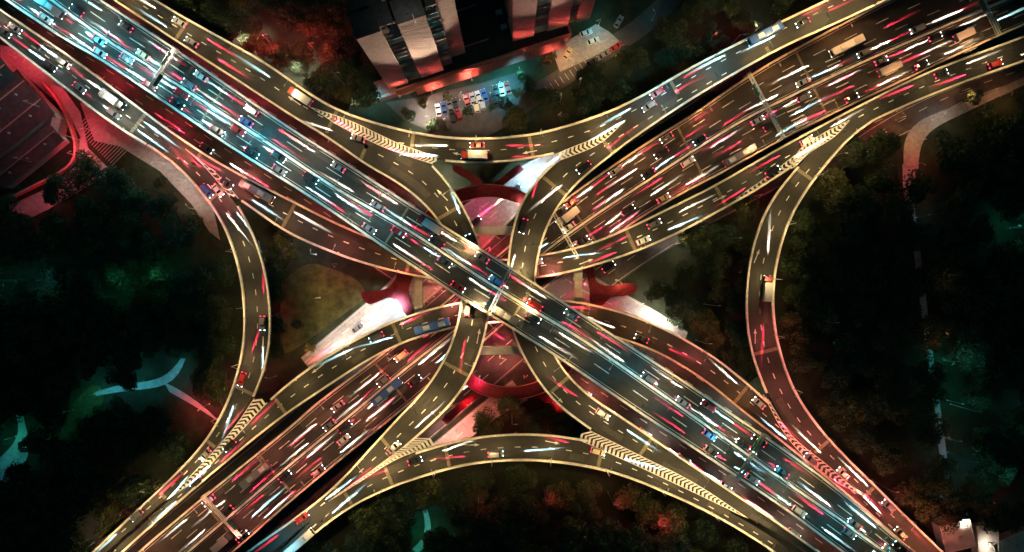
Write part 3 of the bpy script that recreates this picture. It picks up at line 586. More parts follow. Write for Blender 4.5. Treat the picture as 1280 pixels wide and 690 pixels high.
# ------------------------------------------------------------------ vehicles
def loft(mb, secs, mi=0):              # secs: list of rings with equal count
    n = len(secs[0]); vs = [p for s in secs for p in s]; fs = []
    for i in range(len(secs)-1):
        for j in range(n): fs.append((i*n+j, i*n+(j+1)%n, (i+1)*n+(j+1)%n, (i+1)*n+j))
    fs += [tuple(range(n-1, -1, -1)), tuple(range((len(secs)-1)*n, len(secs)*n))]; mb.add(vs, fs, mi)
def rr(x0, x1, y, r, z, k=3):           # rounded rectangle ring
    out = []
    for cx, cy, a0 in ((x1-r, y-r, 0), (x0+r, y-r, 90), (x0+r, -y+r, 180), (x1-r, -y+r, 270)):
        for i in range(k+1):
            a = math.radians(a0+90*i/k); out.append((cx+r*math.cos(a), cy+r*math.sin(a), z))
    return out
def beams(root, xf, xr, yy, zf, kind):  # narrow centre spots shaped to lay trail-like streaks on the road
    out = []
    col = (1,.88,.74) if kind == 'warm' else (.45,.86,1)
    for sg in (0,):
        l = bpy.data.objects.new('headlight_streak_spot', ldata('SPOT', 'beam_'+kind, col, BEAM if kind == 'warm' else BEAM*1.1, 4.0, .3, .04)); C.objects.link(l); l.parent = root
        l.location = (xf+.12, sg*yy, zf); l.rotation_euler = Vector((1, 0, -.068)).to_track_quat('-Z', 'Y').to_euler()
        l = bpy.data.objects.new('tail_streak_spot', ldata('SPOT', 'beam_tail', (1,.03,.10), BEAM*.5, 4.0, .3, .04)); C.objects.link(l); l.parent = root
        l.location = (xr-.12, sg*yy, zf+.05); l.rotation_euler = Vector((-1, 0, -.070)).to_track_quat('-Z', 'Y').to_euler()
BEAM = 2900000
def car(kind, paint_, lit):
    o = empty(kind, (0,0,0)); b = MB(); hl = {'warm': 'head', 'cool': 'head_cool', None: 'dull_head'}[lit]; tl = 'tail' if lit else 'dull_tail'
    if kind in ('car', 'suv', 'minivan'):
        Ln = {'car': 4.5, 'suv': 4.6, 'minivan': 4.8}[kind]; W = {'car': .89, 'suv': .93, 'minivan': .93}[kind]; H = {'car': 1.42, 'suv': 1.68, 'minivan': 1.85}[kind]
        x0, x1 = -Ln/2, Ln/2; belt = .92 if kind == 'car' else 1.05
        loft(b, [rr(x0+.12, x1-.12, W-.06, .35, .22), rr(x0, x1, W, .42, .45), rr(x0+.02, x1-.05, W, .42, .70), rr(x0+.12, x1-.2, W-.06, .40, belt)])
        c0, c1 = {'car': (x0+.55, x1-1.25), 'suv': (x0+.18, x1-1.25), 'minivan': (x0+.15, x1-.8)}[kind]
        r0, r1 = {'car': (c0+.65, c1-.75), 'suv': (c0+.35, c1-.65), 'minivan': (c0+.25, c1-.6)}[kind]
        loft(b, [rr(r0-.10, r1+.12, W-.16, .12, H-.10), rr(r0, r1, W-.2, .15, H)])
        for s in (-1, 1):
            for xa, xb in ((c0, r0-.05), (c1, r1+.05)): b.tube((xa, s*(W-.1), belt-.02), (xb, s*(W-.2), H-.08), .05, .05, 5)
            b.box((x1-1.5, s*(W+.08), belt+.03), (.18, .2, .14))
        b.build('body', PM[paint_], o)
        yb, yt = W-.10, W-.19
        q = MB(); q.add([(c1,-yb,belt-.01),(c1,yb,belt-.01),(r1+.1,yt,H-.09),(r1+.1,-yt,H-.09)], [(0,1,2,3)]); q.build('windscreen', M['glass'], o)
        q = MB(); q.add([(c0,-yb,belt-.01),(c0,yb,belt-.01),(r0-.08,yt,H-.09),(r0-.08,-yt,H-.09)], [(3,2,1,0)]); q.build('rear_window', M['glass'], o)
        for s in (-1, 1):
            q = MB(); q.add([(c0,s*yb,belt-.01),(c1,s*yb,belt-.01),(r1+.1,s*yt,H-.09),(r0-.08,s*yt,H-.09)], [(0,1,2,3)]); q.build('side_window', M['glass'], o)
        hz, wh, wx = .66, .33, (x0+.85, x1-.85)
    else:
        Ln, W, H = {'bus': (11.5, 1.27, 3.0), 'box_truck': (8.2, 1.2, 3.1)}[kind]; x0, x1 = -Ln/2, Ln/2
        if kind == 'bus':
            loft(b, [rr(x0, x1, W, .2, .35), rr(x0, x1, W, .25, 2.7), rr(x0+.15, x1-.15, W-.15, .3, H)]); b.build('body', PM[paint_], o)
            for x in (-3.2, 1.8):
                q = MB(); q.box((x, 0, H+.12), (2.2, 1.5, .26), top=.9); q.build('roof_unit', M['steel'], o)
            q = MB(); q.box((x1+.005, 0, 1.9), (.04, 2.1, 1.3)); q.build('windscreen', M['glass'], o)
            for s in (-1, 1):
                q = MB()
                for i in range(6): q.box((x0+1.2+i*1.65, s*(W+.003), 1.9), (1.5, .03, .9))
                q.build('side_window', M['glass'], o)
        else:
            loft(b, [rr(x1-1.9, x1, W-.08, .2, .5), rr(x1-1.9, x1, W-.08, .2, 1.5), rr(x1-1.8, x1-.35, W-.15, .2, 2.3)]); b.box((-.3, 0, .62), (Ln-1, 1.0, .3)); b.build('cab', PM[paint_], o)
            q = MB(); q.box((x0+3.0, 0, 1.95), (6.0, 2*W, 2.3)); q.box((x0+3.0, 0, 3.13), (6.04, 2*W+.04, .06)); q.build('cargo_box', PM['silver'], o)
            q = MB(); q.add([(x1-.02,-.95,1.5),(x1-.02,.95,1.5),(x1-.33,.9,2.26),(x1-.33,-.9,2.26)], [(0,1,2,3)]); q.build('windscreen', M['glass'], o)
        hz, wh, wx = .75, .48, (x0+2.0, x1-2.0 if kind == 'bus' else x1-1.1)
    for x in wx:
        for s in (-1, 1):
            q = MB(); q.tube((x, s*(W-.26), wh), (x, s*(W-.03), wh), wh, wh, 12); ww = q.build('wheel', M['tyre'], o)
    yy = W-.28
    for s in (-1, 1):
        q = MB(); q.box((x1-.12, s*yy, hz), (.30, .36, .16)); q.build('headlight', M[hl], o)
        q = MB(); q.box((x0+.08, s*yy, hz+.12), (.20, .36, .16)); q.build('tail_light', M[tl], o)
    if lit: beams(o, x1, x0, yy, hz, lit)
    return o
CARS = {}
def put(kind, paint_, lit, pos, ang, label, group):
    k = (kind, paint_, lit)
    if k not in CARS: o = CARS[k] = car(*k)
    else: o = copy_tree(CARS[k])
    o.location = pos; o.rotation_euler = (0, 0, ang)
    nm = {'car': 'car', 'suv': 'car', 'minivan': 'minivan', 'bus': 'bus', 'box_truck': 'truck'}[kind]
    tag(o, label, {'box_truck': 'truck', 'suv': 'car'}.get(kind, nm), group); return o
COLS = ['white','black','silver','grey','red','blue','beige']; WTS = [.12,.42,.10,.24,.06,.03,.03]
NVEH = 0
def traffic(path, direction, gap, where, end, group, cool=lambda u, v: .3, busy=lambda u, v: 1.0, z0=.012, seed=0, limit=99, big=.14, ends=(.01,.99)):
    global NVEH
    rnd = random.Random(seed); p = np.asarray(path); p = p if direction > 0 else p[::-1]
    d = np.r_[0, np.cumsum(np.linalg.norm(np.diff(p, axis=0), axis=1))]; s = ends[0]*d[-1]+rnd.uniform(1, gap*.8); i = 0
    while s < ends[1]*d[-1]-8 and i < limit:
        q = np.array([np.interp(s, d, p[:, k]) for k in range(3)]); q2 = np.array([np.interp(s+1.5, d, p[:, k]) for k in range(3)]); q0 = np.array([np.interp(s-1.5, d, p[:, k]) for k in range(3)])
        kk = KG*(CH-q[2])/CH; u, v = q[0]/kk+640, 345-q[1]/kk
        if -12 < u < 1292 and -12 < v < 702 and rnd.random() < busy(u, v):
            r = rnd.random(); kind = 'bus' if r < big*.5 else 'box_truck' if r < big else 'suv' if r < .42 else 'minivan' if r < .52 else 'car'
            pc = rnd.choices(COLS, WTS)[0] if kind not in ('bus',) else rnd.choice(['grey','blue','white'])
            lit = 'cool' if rnd.random() < cool(u, v) else 'warm'
            put(kind, pc, lit, (q[0], q[1], q[2]+z0), math.atan2(q2[1]-q0[1], q2[0]-q0[0]), f"{pc} {kind.split('_')[-1]} {where}, {ordn(i)} from {end}", group); i += 1; NVEH += 1
            if kind in ('bus','box_truck'): s += 7
        s += gap*rnd.uniform(.65, 1.45)
cm = lambda u, v: .9 if u < 420 or u > 760 else .45
bm = lambda u, v: 1.0 if u < 420 else .62
g1 = 'vehicles on the diagonal highway'
traffic(lane(Lh, Ch, .27), 1, 15, 'outer lane, lower half of the diagonal highway', 'upper left', g1, cm, bm, seed=1)
traffic(lane(Lh, Ch, .76), 1, 15, 'inner lane, lower half of the diagonal highway', 'upper left', g1, cm, bm, seed=2)
traffic(lane(Ch2, Rh, .24), -1, 19, 'inner lane, upper half of the diagonal highway', 'lower right', g1, lambda u, v: .6, lambda u, v: .9, seed=3)
traffic(lane(Ch2, Rh, .73), -1, 24, 'outer lane, upper half of the diagonal highway', 'lower right', g1, lambda u, v: .5, lambda u, v: .8, seed=4)
g2 = 'vehicles on the six-lane highway'
bh = lambda u, v: 0.0 if 556 < u < 672 else (.68 if u < 560 else .72)
for t, nm, sd in ((.18,'outer',5),(.5,'middle',6),(.82,'inner',7)): traffic(lane(HU, HC, t), -1, 27, f'{nm} lane, upper side of the wide highway', 'upper right', g2, lambda u, v: .3, bh, seed=sd)
for t, nm, sd in ((.2,'inner',8),(.52,'middle',9),(.83,'outer',10)): traffic(lane(HC2, HD, t), 1, 25, f'{nm} lane, lower side of the wide highway', 'lower left', g2, lambda u, v: .3, bh, seed=sd)
g3 = 'vehicles on the ramps'
def ramp_t(key, d, gap, where, end, sd, cool=.25, ends=(.02,.98), busy=lambda u, v: 1.0, lanes=(.28,.72)):
    r = ROADS[key]
    for t, nm in zip(lanes, ('first','second')):
        traffic(lane(r['L'], r['R'], t), d, gap, f'{"left" if nm=="first" else "right"} lane of the {where}', end, g3, lambda u, v: cool, busy, seed=sd+int(t*10), big=.08, ends=ends)
ramp_t('T', -1, 42, 'top ramp', 'its right end', 20, .6)
ramp_t('C', -1, 70, 'ramp left of the centre', 'its lower end', 30, .5, (.1,.85))
ramp_t('N', 1, 95, 'ramp right of the centre', 'its upper end', 40, .3, (.3,.8))
ramp_t('B', 1, 60, 'bottom arch', 'its left end', 50, .7, (.03,.9))
traffic(lane(ROADS['D']['L'], ROADS['D']['R'], .3), 1, 15, 'outer lane beside the upper left workshop', 'the upper left', g3, lambda u, v: .9, seed=61, ends=(.01,.17))
traffic(lane(ROADS['D']['L'], ROADS['D']['R'], .7), 1, 14, 'inner lane beside the upper left workshop', 'the upper left', g3, lambda u, v: .9, seed=62, ends=(.01,.19))
ramp_t('D', 1, 60, 'dipping ramp', 'its left end', 64, .4, (.24,.98))
ramp_t('E', -1, 65, 'rising ramp', 'its right end', 70, .4, (.03,.95))
ramp_t('L', 1, 50, 'left loop', 'its top end', 80, .6, (.1,.92))
ramp_t('R', -1, 75, 'right loop', 'its lower end', 90, .5, (.08,.9))
g4 = 'vehicles on the ground streets'
traffic(lane(G1L, G1R, .10), 1, 24, 'on the ground street left of the diagonal highway', 'the upper left', g4, lambda u, v: .2, lambda u, v: 1.0 if u > 600 or 235 < u < 480 else 0, z0=.01, seed=101, limit=14, big=0)
traffic(lane(G3L, G3R, .45), 1, 26, 'on the pale street under the footbridge', 'the lower left', g4, lambda u, v: .6, z0=.01, seed=103, limit=6, big=0)
traffic(lane(G2L, G2R, .83), 1, 34, 'on the ground street beside the upper right ramp', 'the lower left', g4, lambda u, v: .3, lambda u, v: 1.0 if u > 680 else .3, z0=.01, seed=104, limit=8, big=0)
g5 = 'parked cars'
PK = [(654,81,'black','parked third along the kerb'),(740,78,'black','parked in the kerb bays of the side street, lower one'),(755,69,'grey','parked in the kerb bays of the side street, middle one'),(770,59,'red','parked in the kerb bays of the side street, upper one'),(741,52,'white','parked on the forecourt of the right tower'),(732,42,'white','parked nearest to the right tower'),(709,68,'beige','parked across the forecourt beside a shrub'),(773,28,'silver','parked at the far end of the forecourt'),(597,110,'red','parked by the teal shops'),(593,117,'silver','parked in front of the podium')]
for i, (u, v, c, lb) in enumerate(PK[1:8]): put('car', c, None, P(u, v, .08), math.radians(32 if i < 3 else (20 if i < 5 else 60)), f'{c} car {lb}', g5)
for i in range(13):
    u, v = 548+i*7.2, 138-i*2.3; c = COLS[(i*5) % 7]; row = i
    if i in (4, 9): continue
    put('car', c, None, P(u, v, .08), math.radians(105+(i*37%9)-4), f'{c} car in the upper parking row before the podium, bay {ordn(i)} from the left', g5)
for i in range(8):
    u, v = 566+i*7.4, 151-i*3.2; c = COLS[(i*3+1) % 7]
    if i in (2, 6): continue
    put('suv', c, None, P(u, v-5, .08), math.radians(105+(i*53%11)-5), f'{c} car in the lower parking row, bay {ordn(i)} from the left', g5)
mb = MB()
for i in range(9):
    a = P(684+i*6.1+40*0, 112-i*4.1, .078); mb.box((a.x, a.y, .072), (.15, 2.6, .01), math.radians(34))
mb.build('bay_marking', M['paint'], G6)

# ------------------------------------------------------------------ buildings
def tower(base, width, depth, ang, z0, z1, label, seed, strips):
    p = P(*base, z0); o = empty('apartment_tower', (p.x, p.y, 0), ang); rnd = random.Random(seed)
    tag(o, label, 'apartment tower', 'apartment towers at the top')
    # local x along the facade, y back into the block; strips: (x0, x1, setback, kind)
    core = MB(); core.box((width*.5, depth*.5+5.5, (z0+z1)/2), (width*.96, depth, z1-z0)); core.build('core_wall', M['tower_wall'], o)
    r = MB(); r.box((width*.5, depth*.5+5.5, z1+.15), (width*.98, depth+.3, .3)); r.build('roof', M['dark_roof'], o)
    m = MB(); m.box((width*.5, 12, z1+2.8), (8.5, 9, 5)); hd = m.build('lift_house', M['grey_roof'], o)
    nf = 16; fh = (z1-z0)/nf; cnt = 0
    for x0, x1, sb, kd in strips:
        m = MB(); zt = z1+(1.2 if kd == 'w' else 0); m.box(((x0+x1)/2, sb+(6.5-sb)/2, (z0+zt)/2), (x1-x0, 6.5-sb, zt-z0)); m.build('facade_wall', M['tower_wall'], o)
        b = MB()
        for f in range(nf*2): b.box(((x0+x1)/2, sb-.02, z0+f*fh/2+.1), (x1-x0-.02 if kd == 'w' else .2, .07, .10))
        if kd == 'w':
            b.build('floor_band', M['tower_band'], o); c_ = MB(); c_.box(((x0+x1)/2, sb+(6.5-sb)/2, zt+.12), (x1-x0+.1, 6.6-sb, .24)); c_.build('wall_cap', M['dark_roof'], o)
        if kd == 'g':
            c_ = MB(); c_.box(((x0+x1)/2, sb+(6.5-sb)/2, zt+.12), (x1-x0-.1, 6.5-sb, .22)); c_.build('wall_cap', M['dark_roof'], o)
            for f in range(nf):
                sl = MB(); sl.box(((x0+x1)/2, sb-.45, z0+f*fh+.1), (x1-x0-.1, .9, .18)); sl.build('balcony_slab', M['tower_wall'], o)
                for c in range(3):
                    cx = x0+(x1-x0)*(c+.5)/3; wd = (x1-x0)/3*.66; lit = rnd.random()
                    q = MB(); q.box((cx, sb-.03, z0+f*fh+fh*.52), (wd, .1, fh*.62)); q.build('window', M['lit_teal'] if lit < .10 else M['lit_warm'] if lit < .17 else M['glass'], o); cnt += 1
    return o
K17 = math.radians(18)
tower((487,112), 27, 20, math.radians(19), 7.5, 62, 'left beige tiled apartment tower with red glow at its foot', 3, [(0,6.6,0,'w'),(6.6,11.2,1.5,'g'),(11.2,19.0,.2,'w'),(19.0,22.6,2.4,'g'),(22.6,27.6,3.4,'w')])
tower((641,52), 27, 20, math.radians(15), 7.5, 62, 'right pink-lit apartment tower at the top', 4, [(0,7.2,0,'w'),(7.2,12.0,1.6,'g'),(12.0,18.8,.4,'w'),(18.8,22.0,2.0,'g'),(22.0,26.5,.8,'w')])
pod = empty('podium_building', P(500, 120, 0), K17); tag(pod, 'low dark-roofed podium with pink parapet and shop fronts between the towers', 'building')
m = MB(); m.box((30, 13, 3.4), (61, 26, 6.8)); m.build('wall', M['pink'], pod)
m = MB(); m.box((30, 13, 6.95), (60.2, 25.2, .3)); m.build('roof', M['dark_roof'], pod)
for c, d in (((30, .2, 7.4), (61.4, .5, 1.2)), ((30, 25.8, 7.4), (61.4, .5, 1.2)), ((-.3, 13, 7.4), (.5, 25.0, 1.2)), ((60.4, 13, 7.4), (.5, 25.0, 1.2)), ((27, 7.0, 7.25), (14, .4, .35)), ((28, 19.0, 7.25), (11, .4, .35))):
    m = MB(); m.box(c, d); m.build('roof_parapet', M['pink'], pod)
m = MB(); m.box((32, -1.4, 4.6), (52, 2.6, .25)); m.build('shop_canopy', M['pink'], pod)
for i in range(12):
    m = MB(); m.box((8+i*4.3, -.04, 2.2), (3.4, .1, 3.2)); m.build('shop_window', M['lit_teal'] if i in (6,7,9,10) else M['lit_warm'] if i % 3 == 0 else M['glass'], pod)
for i, (x, y) in enumerate(((40,9),(44,9),(40,14),(50,18),(15,20))):
    m = MB(); m.box((x, y, 7.9), (2.0, 1.6, 1.5)); m.tube((x, y, 8.6), (x, y, 8.75), .55, .55, 12); m.build('roof_unit', M['steel'], pod)
pod.location.x += 0; 
lowb = empty('annex_building', P(474, 128, 0), K17); tag(lowb, 'small annex with red roof frames at the foot of the left tower', 'building')
m = MB(); m.box((5, 3, 2), (9, 6, 4)); m.build('wall', M['pink'], lowb)
for x in (2.8, 6.8):
    m = MB()
    for c, d in (((x,1,4.2),(3,.3,.3)),((x,5,4.2),(3,.3,.3)),((x-1.4,3,4.2),(.3,3.7,.3)),((x+1.4,3,4.2),(.3,3.7,.3))): m.box(c, d)
    m.build('roof_frame', M['rail'], lowb)

def shed(corner, lx, ly, ang, h, label, rib=True, roof='tin_roof', pitch=1.2):
    o = empty('workshop', P(*corner, 0), ang); tag(o, label, 'workshop'); m = MB(); m.box((lx/2, ly/2, h/2), (lx, ly, h)); m.build('wall', M['pier'], o)
    m = MB(); e = .4
    m.add([(-e,-e,h),(lx+e,-e,h),(lx+e,ly/2,h+pitch),(-e,ly/2,h+pitch),(-e,ly+e,h),(lx+e,ly+e,h)], [(0,1,2,3),(3,2,5,4),(0,3,4),(1,5,2)])
    for i in range(int(lx/1.0)):
        x = i*1.0+.4
        m.add([(x-.06,-e,h+.08),(x+.06,-e,h+.08),(x+.06,ly/2,h+pitch+.08),(x-.06,ly/2,h+pitch+.08),(x-.06,ly+e,h+.08),(x+.06,ly+e,h+.08)], [(0,1,2,3),(3,2,5,4)])
    rf = m.build('roof', M[roof], o)
    m = MB(); m.box((lx/2, ly/2, h+pitch+.1), (lx+.8, .4, .14)); m.build('ridge_cap', M['rail'], rf)
    for i in range(3):
        m = MB(); m.tube((lx*(.2+.3*i), ly*.3, h+pitch*.6), (lx*(.2+.3*i), ly*.3, h+pitch*.6+.9), .3, .3, 8); m.build('vent', M['steel'], rf)
    return o
A40 = math.radians(39)
shed((-14,176), 24, 9.5, A40, 5, 'dark red tin-roofed workshop, topmost of the row at the left edge')
shed((-10,214), 30, 10.5, A40, 5, 'dark red tin-roofed workshop in the middle of the row')
shed((16,236), 25, 7.0, A40, 4.5, 'narrow tin-roofed workshop, lowest of the row')
shed((-8,134), 14, 9, A40, 6, 'blue-black roofed workshop at the upper left edge', roof='dark_roof')
wl = MB(); walls(wl, line3([(28,98),(55,124),(84,152)], .1), 1.5, 3.2); tag(wl.build('boundary_wall', M['pale_roof']), 'straight pale boundary wall with red light along the workshops', 'wall')
wl = MB(); q = P(79, 163, 0); wl.box((q.x, q.y, 2.4), (2.6, 6.4, 4.8), math.radians(-12)); wl.box((q.x, q.y, 4.9), (3.0, 6.8, .2), math.radians(-12)); tag(wl.build('gatehouse', M['pink']), 'small red gatehouse at the corner of the workshop yard', 'hut')
wl = MB(); walls(wl, line3([(58,104),(80,132),(94,165),(102,195),(95,208),(60,226),(20,246)], .1), .7, 2.2); tag(wl.build('boundary_wall', M['pink']), 'curved red boundary wall round the workshop yard', 'wall')

def pale(corner, lx, ly, ang, h, label):
    o = empty('pavilion', P(*corner, 0), ang); tag(o, label, 'building'); m = MB(); m.box((lx/2, ly/2, h/2), (lx, ly, h)); m.build('wall', M['pale_roof'], o)
    m = MB(); m.box((lx/2, ly/2, h+.15), (lx+.6, ly+.6, .3)); rf = m.build('roof', M['pale_roof'], o)
    for c, d in (((lx/2,-.1,h+.5),(lx+.6,.3,.4)),((lx/2,ly+.1,h+.5),(lx+.6,.3,.4)),((-.1,ly/2,h+.5),(.3,ly-.1,.4)),((lx+.1,ly/2,h+.5),(.3,ly-.1,.4))):
        m = MB(); m.box(c, d); m.build('roof_edge', M['concrete'], rf)
    m = MB(); m.box((lx*.6, ly*.4, h+.7), (1.4, 1.2, .8)); m.build('roof_hatch', M['steel'], rf)
    for i in range(3):
        m = MB(); m.box((lx*(.2+.3*i), -.03, h*.55), (1.4, .1, 1.4)); m.build('window', M['glass'], o)
pale((1172,684), 10, 9, math.radians(14), 5, 'pale flat-roofed pavilion at the lower right, left one of the pair')
pale((1214,690), 6.5, 10, math.radians(2), 4, 'narrow pale pavilion beside the lower right road')
pale((1240,696), 13, 6, math.radians(24), 4, 'grey flat-roofed pavilion in the lower right corner')

# ------------------------------------------------------------------ facade floodlights, added to brighten the tower walls
def flood(u, v, h, target, col, power, cone, label, zb=0.0):
    p = P(u, v, zb); t = Vector(target)-Vector((p.x, p.y, zb+h)); o = empty('added_facade_floodlight', p, math.atan2(t.y, t.x))
    a = MB(); a.tube((0,0,0), (0,0,h), .16, .10); a.build('pole', M['steel'], o)
    a = MB(); a.box((.15,0,h+.1), (.5,.9,.6)); hd = a.build('lamp_head', M['steel'], o)
    a = MB(); a.box((.42,0,h+.1), (.04,.8,.5)); a.build('lens', lens(col), hd)
    l = bpy.data.objects.new('flood_light', ldata('SPOT', 'flood_light', col, power, cone, .7, .4)); C.objects.link(l); l.parent = o; l.location = (.55, 0, h+.1)
    l.rotation_euler = Vector((math.hypot(t.x, t.y), 0, t.z)).to_track_quat('-Z', 'Y').to_euler()
    tag(o, label, 'added_floodlight', 'added floodlights facing the towers'); return o
ta, tb = P(533, 92, 40), P(690, 38, 40)
flood(560, 160, 14, (ta.x, ta.y+2, 42), (1,.72,.52), 150000, 60, 'tall floodlight by the car park facing the left tower')
flood(722, 112, 14, (tb.x, tb.y+2, 42), (1,.60,.48), 55000, 60, 'tall floodlight by the side street facing the right tower')
lamp(P(520, 30, 62), 62, (-1, 0), PALE, 1500, 'small added lamp on the roof of the left tower', h=8, arm=.8, name='added_roof_lamp', group='added roof lamps', cat='lamp')  # added to brighten the lift house on the roof
for u, v, tx, lb in ((500,122,-38,'red floodlight at the left foot of the left tower'),(548,106,-28,'red floodlight at the middle of the left tower foot'),(655,66,6,'red floodlight at the left foot of the right tower'),(708,52,18,'red floodlight at the right foot of the right tower')):
    q = P(u, v, 8); flood(u, v, 1.2, (q.x+1, q.y+7, 24), (1,.12,.10), 7000, 110, lb, 7.2)

# ------------------------------------------------------------------ trees
def crown_mesh(seed, n, r=5.5, h=6.0, leaf=.62, mt=0):
    rg = np.random.default_rng(seed); nl = 14; cen = []
    for i in range(nl):
        a = rg.uniform(0, 2*math.pi); d = r*.72*math.sqrt(rg.uniform(0, 1)); cen.append((d*math.cos(a), d*math.sin(a), rg.uniform(-.3, .55)*h*(1-.6*d/r), rg.uniform(.26, .5)*r))
    V = np.zeros((n*4, 3)); k = rg.integers(0, nl, n); cc = np.array(cen)[k]
    dirs = rg.normal(size=(n, 3)); dirs /= np.linalg.norm(dirs, axis=1)[:, None]; dirs[:, 2] = np.where(dirs[:, 2] < -.3, -dirs[:, 2], dirs[:, 2])
    pos = cc[:, :3]+dirs*cc[:, 3:4]*rg.uniform(.55, 1.05, (n, 1))
    nr = dirs+rg.normal(size=(n, 3))*.55; nr /= np.linalg.norm(nr, axis=1)[:, None]
    a = np.cross(nr, rg.normal(size=(n, 3))); a /= np.linalg.norm(a, axis=1)[:, None]; b = np.cross(nr, a)
    s = (leaf*rg.uniform(.5, 1.2, (n, 1))); a = a*s*.5; b = b*s*.38
    V[0::4] = pos-a; V[1::4] = pos-b; V[2::4] = pos+a; V[3::4] = pos+b
    me = bpy.data.meshes.new('crown'); me.from_pydata(V.tolist(), [], [(4*i, 4*i+1, 4*i+2, 4*i+3) for i in range(n)]); me.materials.append(LEAF[mt]); me.update()
    return me
def trunk_mesh(seed, zc):
    rd = random.Random(seed); m = MB(); m.tube((0,0,-.3), (0,0,zc*.55), .32, .22, 8)
    for i in range(5):
        a = i*1.26+rd.uniform(-.3,.3); e = Vector((math.cos(a)*2.6, math.sin(a)*2.6, zc*.95+rd.uniform(0,1.2))); m.tube((0,0,zc*.5), tuple(e), .16, .06, 6)
    o = m.build('trunk', M['bark']); me = o.data; bpy.data.objects.remove(o); return me
ZC = 6.2
CROWNS = [crown_mesh(100+i, 3000, 5.5, 5.5, .66, i % 3) for i in range(6)]; TRUNKS = [trunk_mesh(i, ZC) for i in range(3)]
CONIF = []
def inside(u, v, poly):
    c = False; n = len(poly); j = n-1
    for i in range(n):
        if (poly[i][1] > v) != (poly[j][1] > v) and u < (poly[j][0]-poly[i][0])*(v-poly[i][1])/(poly[j][1]-poly[i][1])+poly[i][0]: c = not c
        j = i
    return c
NOGO = []
def band(px, d): NOGO.append((smooth(px, 4), d))
for px, d in (([(118,494),(150,486),(205,484),(228,455)], 20), ([(212,484),(268,520)], 18), ([(-5,595),(30,570),(28,520)], 17), ([(528,628),(540,655),(535,688)], 16), ([(1143,210),(1148,300),(1166,440),(1182,520),(1187,600)], 11), ([(100,520),(95,500)], 16),
              (off([(535,173),(600,150),(680,110),(740,70),(810,30),(850,-8)], 0), 20), ([(400,372),(420,380)], 24), ([(380,400),(370,425)], 18), ([(1130,190),(1160,160),(1290,100)], 20), ([(1180,670),(1290,690)], 34), ([(70,235),(10,262)], 16), ([(40,180),(60,215)], 40), ([(0,140),(0,240)], 30), ([(225,245),(235,225)], 10),
              (hD, 26), (hU, 24), ([(505,690),(520,690)], 10)): band(px, d)
REG = [
 ('left wood', [(0,262),(60,245),(110,215),(160,215),(205,232),(240,262),(268,300),(288,350),(291,440),(272,505),(238,560),(170,628),(90,700),(-10,700),(-10,300)]),
 ('upper left wood', [(205,-8),(445,-8),(452,30),(470,110),(462,135),(430,128),(385,100),(330,66),(260,28)]),
 ('wood above the top ramp', [(780,62),(850,-8),(1010,-8),(965,22),(880,62),(800,108),(740,136),(660,157),(600,170),(590,172),(640,150),(700,118)]),
 ('wood inside the left loop', [(342,292),(372,312),(352,345),(345,385),(346,440),(342,450),(345,380),(338,320)]),
 ('wood inside the right loop', [(865,292),(915,262),(940,245),(930,290),(924,350),(924,405),(936,452),(932,470),(880,430),(850,398),(812,370),(830,325)]),
 ('right wood', [(1062,190),(1118,185),(1130,250),(1150,400),(1175,640),(1165,662),(1120,618),(1060,560),(1010,500),(980,420),(978,340),(1000,270),(1030,215)]),
 ('far right wood', [(1172,185),(1230,150),(1290,125),(1290,640),(1215,640),(1190,500),(1165,300)]),
 ('wood below the bottom arch', [(385,700),(430,655),(480,630),(570,596),(650,590),(740,600),(850,640),(925,680),(950,705)]),
 ('wood above the bottom arch', [(588,512),(640,504),(690,512),(722,536),(690,538),(600,538)]),
]
cand = []; used = []
for ri, (nm, poly) in enumerate(REG):
    us = [p[0] for p in poly]; vs = [p[1] for p in poly]; area = 0
    tries = 0
    while tries < 9000:
        tries += 1; u = random.uniform(min(us), max(us)); v = random.uniform(min(vs), max(vs))
        if not inside(u, v, poly): continue
        if any((np.linalg.norm(b-np.array((u, v)), axis=1).min() < d) for b, d in NOGO): continue
        p = P(u, v, 0); dmin = 7.7 if ri in (1,2,3,4,8) else 9.3
        if any((p.x-q[0])**2+(p.y-q[1])**2 < dmin**2 for q in used): continue
        used.append((p.x, p.y)); cand.append((ri, u, v, p))
print('TREES', len(cand), 'VEHICLES', NVEH)
cand = cand[:296]
TP = []
for i in range(6):
    o = empty('tree', (0,0,0)); t = bpy.data.objects.new('trunk', TRUNKS[i % 3]); C.objects.link(t); t.parent = o
    c = bpy.data.objects.new('crown', CROWNS[i]); C.objects.link(c); c.parent = o; c.location = (0, 0, ZC+1); TP.append(o)
fresh = set(range(6)); rowsz = 26
LOOK = ['dark leafy tree', 'olive-tinged leafy tree', 'deep green leafy tree']
bycell = {}
for c in cand: bycell.setdefault((c[0], int(c[2]//rowsz)), []).append(c)
for (ri, row), cs in bycell.items():
    rows = sorted({k[1] for k in bycell if k[0] == ri}); cs.sort(key=lambda c: c[1])
    for j, (_, u, v, p) in enumerate(cs):
        i = random.randrange(6)
        if i in fresh: o = TP[i]; fresh.discard(i)
        else: o = copy_tree(TP[i])
        s = random.uniform(1.1, 1.45) if ri not in (1,2,3,4,8) else random.uniform(.85, 1.15)
        o.location = p; o.rotation_euler = (0, 0, random.uniform(0, 6.28)); o.scale = (s, s, min(1.25, s)*random.uniform(.8, .95))
        where = REG[ri][0]; tag(o, f'{LOOK[i%3]}, {where}, {ordn(rows.index(row))} row down, {ordn(j)} from left', 'tree', 'trees of the '+where)
for i in list(fresh):
    for ch in list(TP[i].children): bpy.data.objects.remove(ch)
    bpy.data.objects.remove(TP[i])
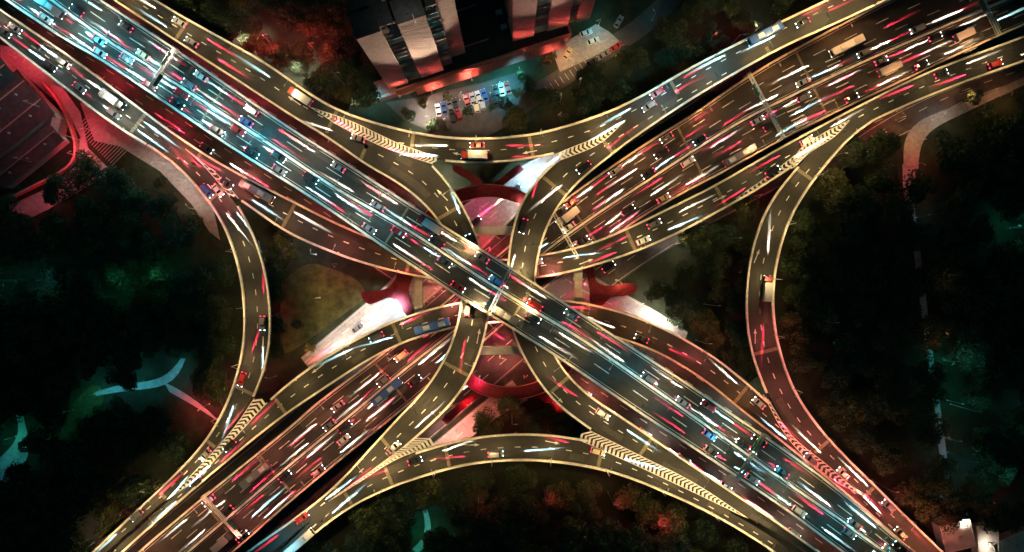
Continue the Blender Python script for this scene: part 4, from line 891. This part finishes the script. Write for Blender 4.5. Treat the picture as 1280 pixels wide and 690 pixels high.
# small roadside shrubs and single bright trees
SH_M = [crown_mesh(300+i, 500, 1.7, 1.8, .42, i % 3) for i in range(3)]
SPOT = [(304,44,'pale lit shrub beside the top left ramp'),(310,56,'pale lit shrub just below another beside the top left ramp'),(374,86,'pale lit shrub at the ramp, left of the tower'),(384,98,'pale lit shrub by the ramp bend left of the tower'),(508,141,'round dark shrub at the left tower foot'),(514,147,'round dark shrub beside the car park'),(655,97,'yellow-green round tree at the podium corner'),(645,118,'dark shrub at the car park corner'),(662,112,'dark shrub below the yellow-green tree'),(690,72,'dark shrub before the right tower'),(683,80,'dark shrub left of the forecourt'),(1208,124,'yellow-green round tree on the upper right street'),(243,268,'pale lit shrub inside the left ramp bend'),(252,276,'pale lit shrub beside the left loop'),(206,230,'dark shrub on the paved corner'),(850,302,'yellow lit shrub at the wood edge below the right ramp'),(856,292,'yellow-white shrub below the right ramp'),(842,398,'pale shrub at the end of the pale right street'),(850,406,'pale shrub at the wood edge right of the centre'),(200,606,'yellow lit shrub beside the lower left ramp'),(162,640,'reddish shrub beside the lower left road'),(150,650,'reddish shrub, lower of two beside the road'),(735,104,'amber lit shrub below the side street'),(750,112,'amber lit shrub right of another below the side street'),(720,118,'amber lit shrub left below the side street'),(390,432,'dark shrub on the lit lawn'),(374,405,'dark shrub at the lawn centre'),(745,175,'dark shrub'),(1205,645,'pale shrub beside the lower right pavilion'),(1230,656,'pale shrub between the pavilions'),(1190,636,'pale lit shrub above the pavilion'),(560,122,'dark shrub at the upper left of the car park'),(585,142,'dark shrub between the parking rows'),(612,136,'dark shrub by the right end of the lower parking row'),(530,132,'dark shrub beside the annex'),(632,132,'dark shrub on the verge of the side street'),(545,160,'dark shrub at the side street mouth'),(668,122,'dark shrub at the first parking bay'),(705,150,'dark shrub above the top ramp bend')]
for i, (u, v, lb) in enumerate(SPOT):
    if lb == 'dark shrub': continue
    o = empty('shrub', P(u, v, 0)); s = random.uniform(1.0, 1.5)*(1.35 if 'tree' in lb else 1); o.scale = (s, s, s); o.rotation_euler = (0, 0, i)
    c = bpy.data.objects.new('foliage', SH_M[i % 3]); C.objects.link(c); c.parent = o; c.location = (0, 0, 2.0)
    m = MB(); m.tube((0,0,-.2), (0,0,1.8), .12, .07, 6); m.build('stem', M['bark'], o); tag(o, lb, 'shrub', 'shrubs at the roadsides')
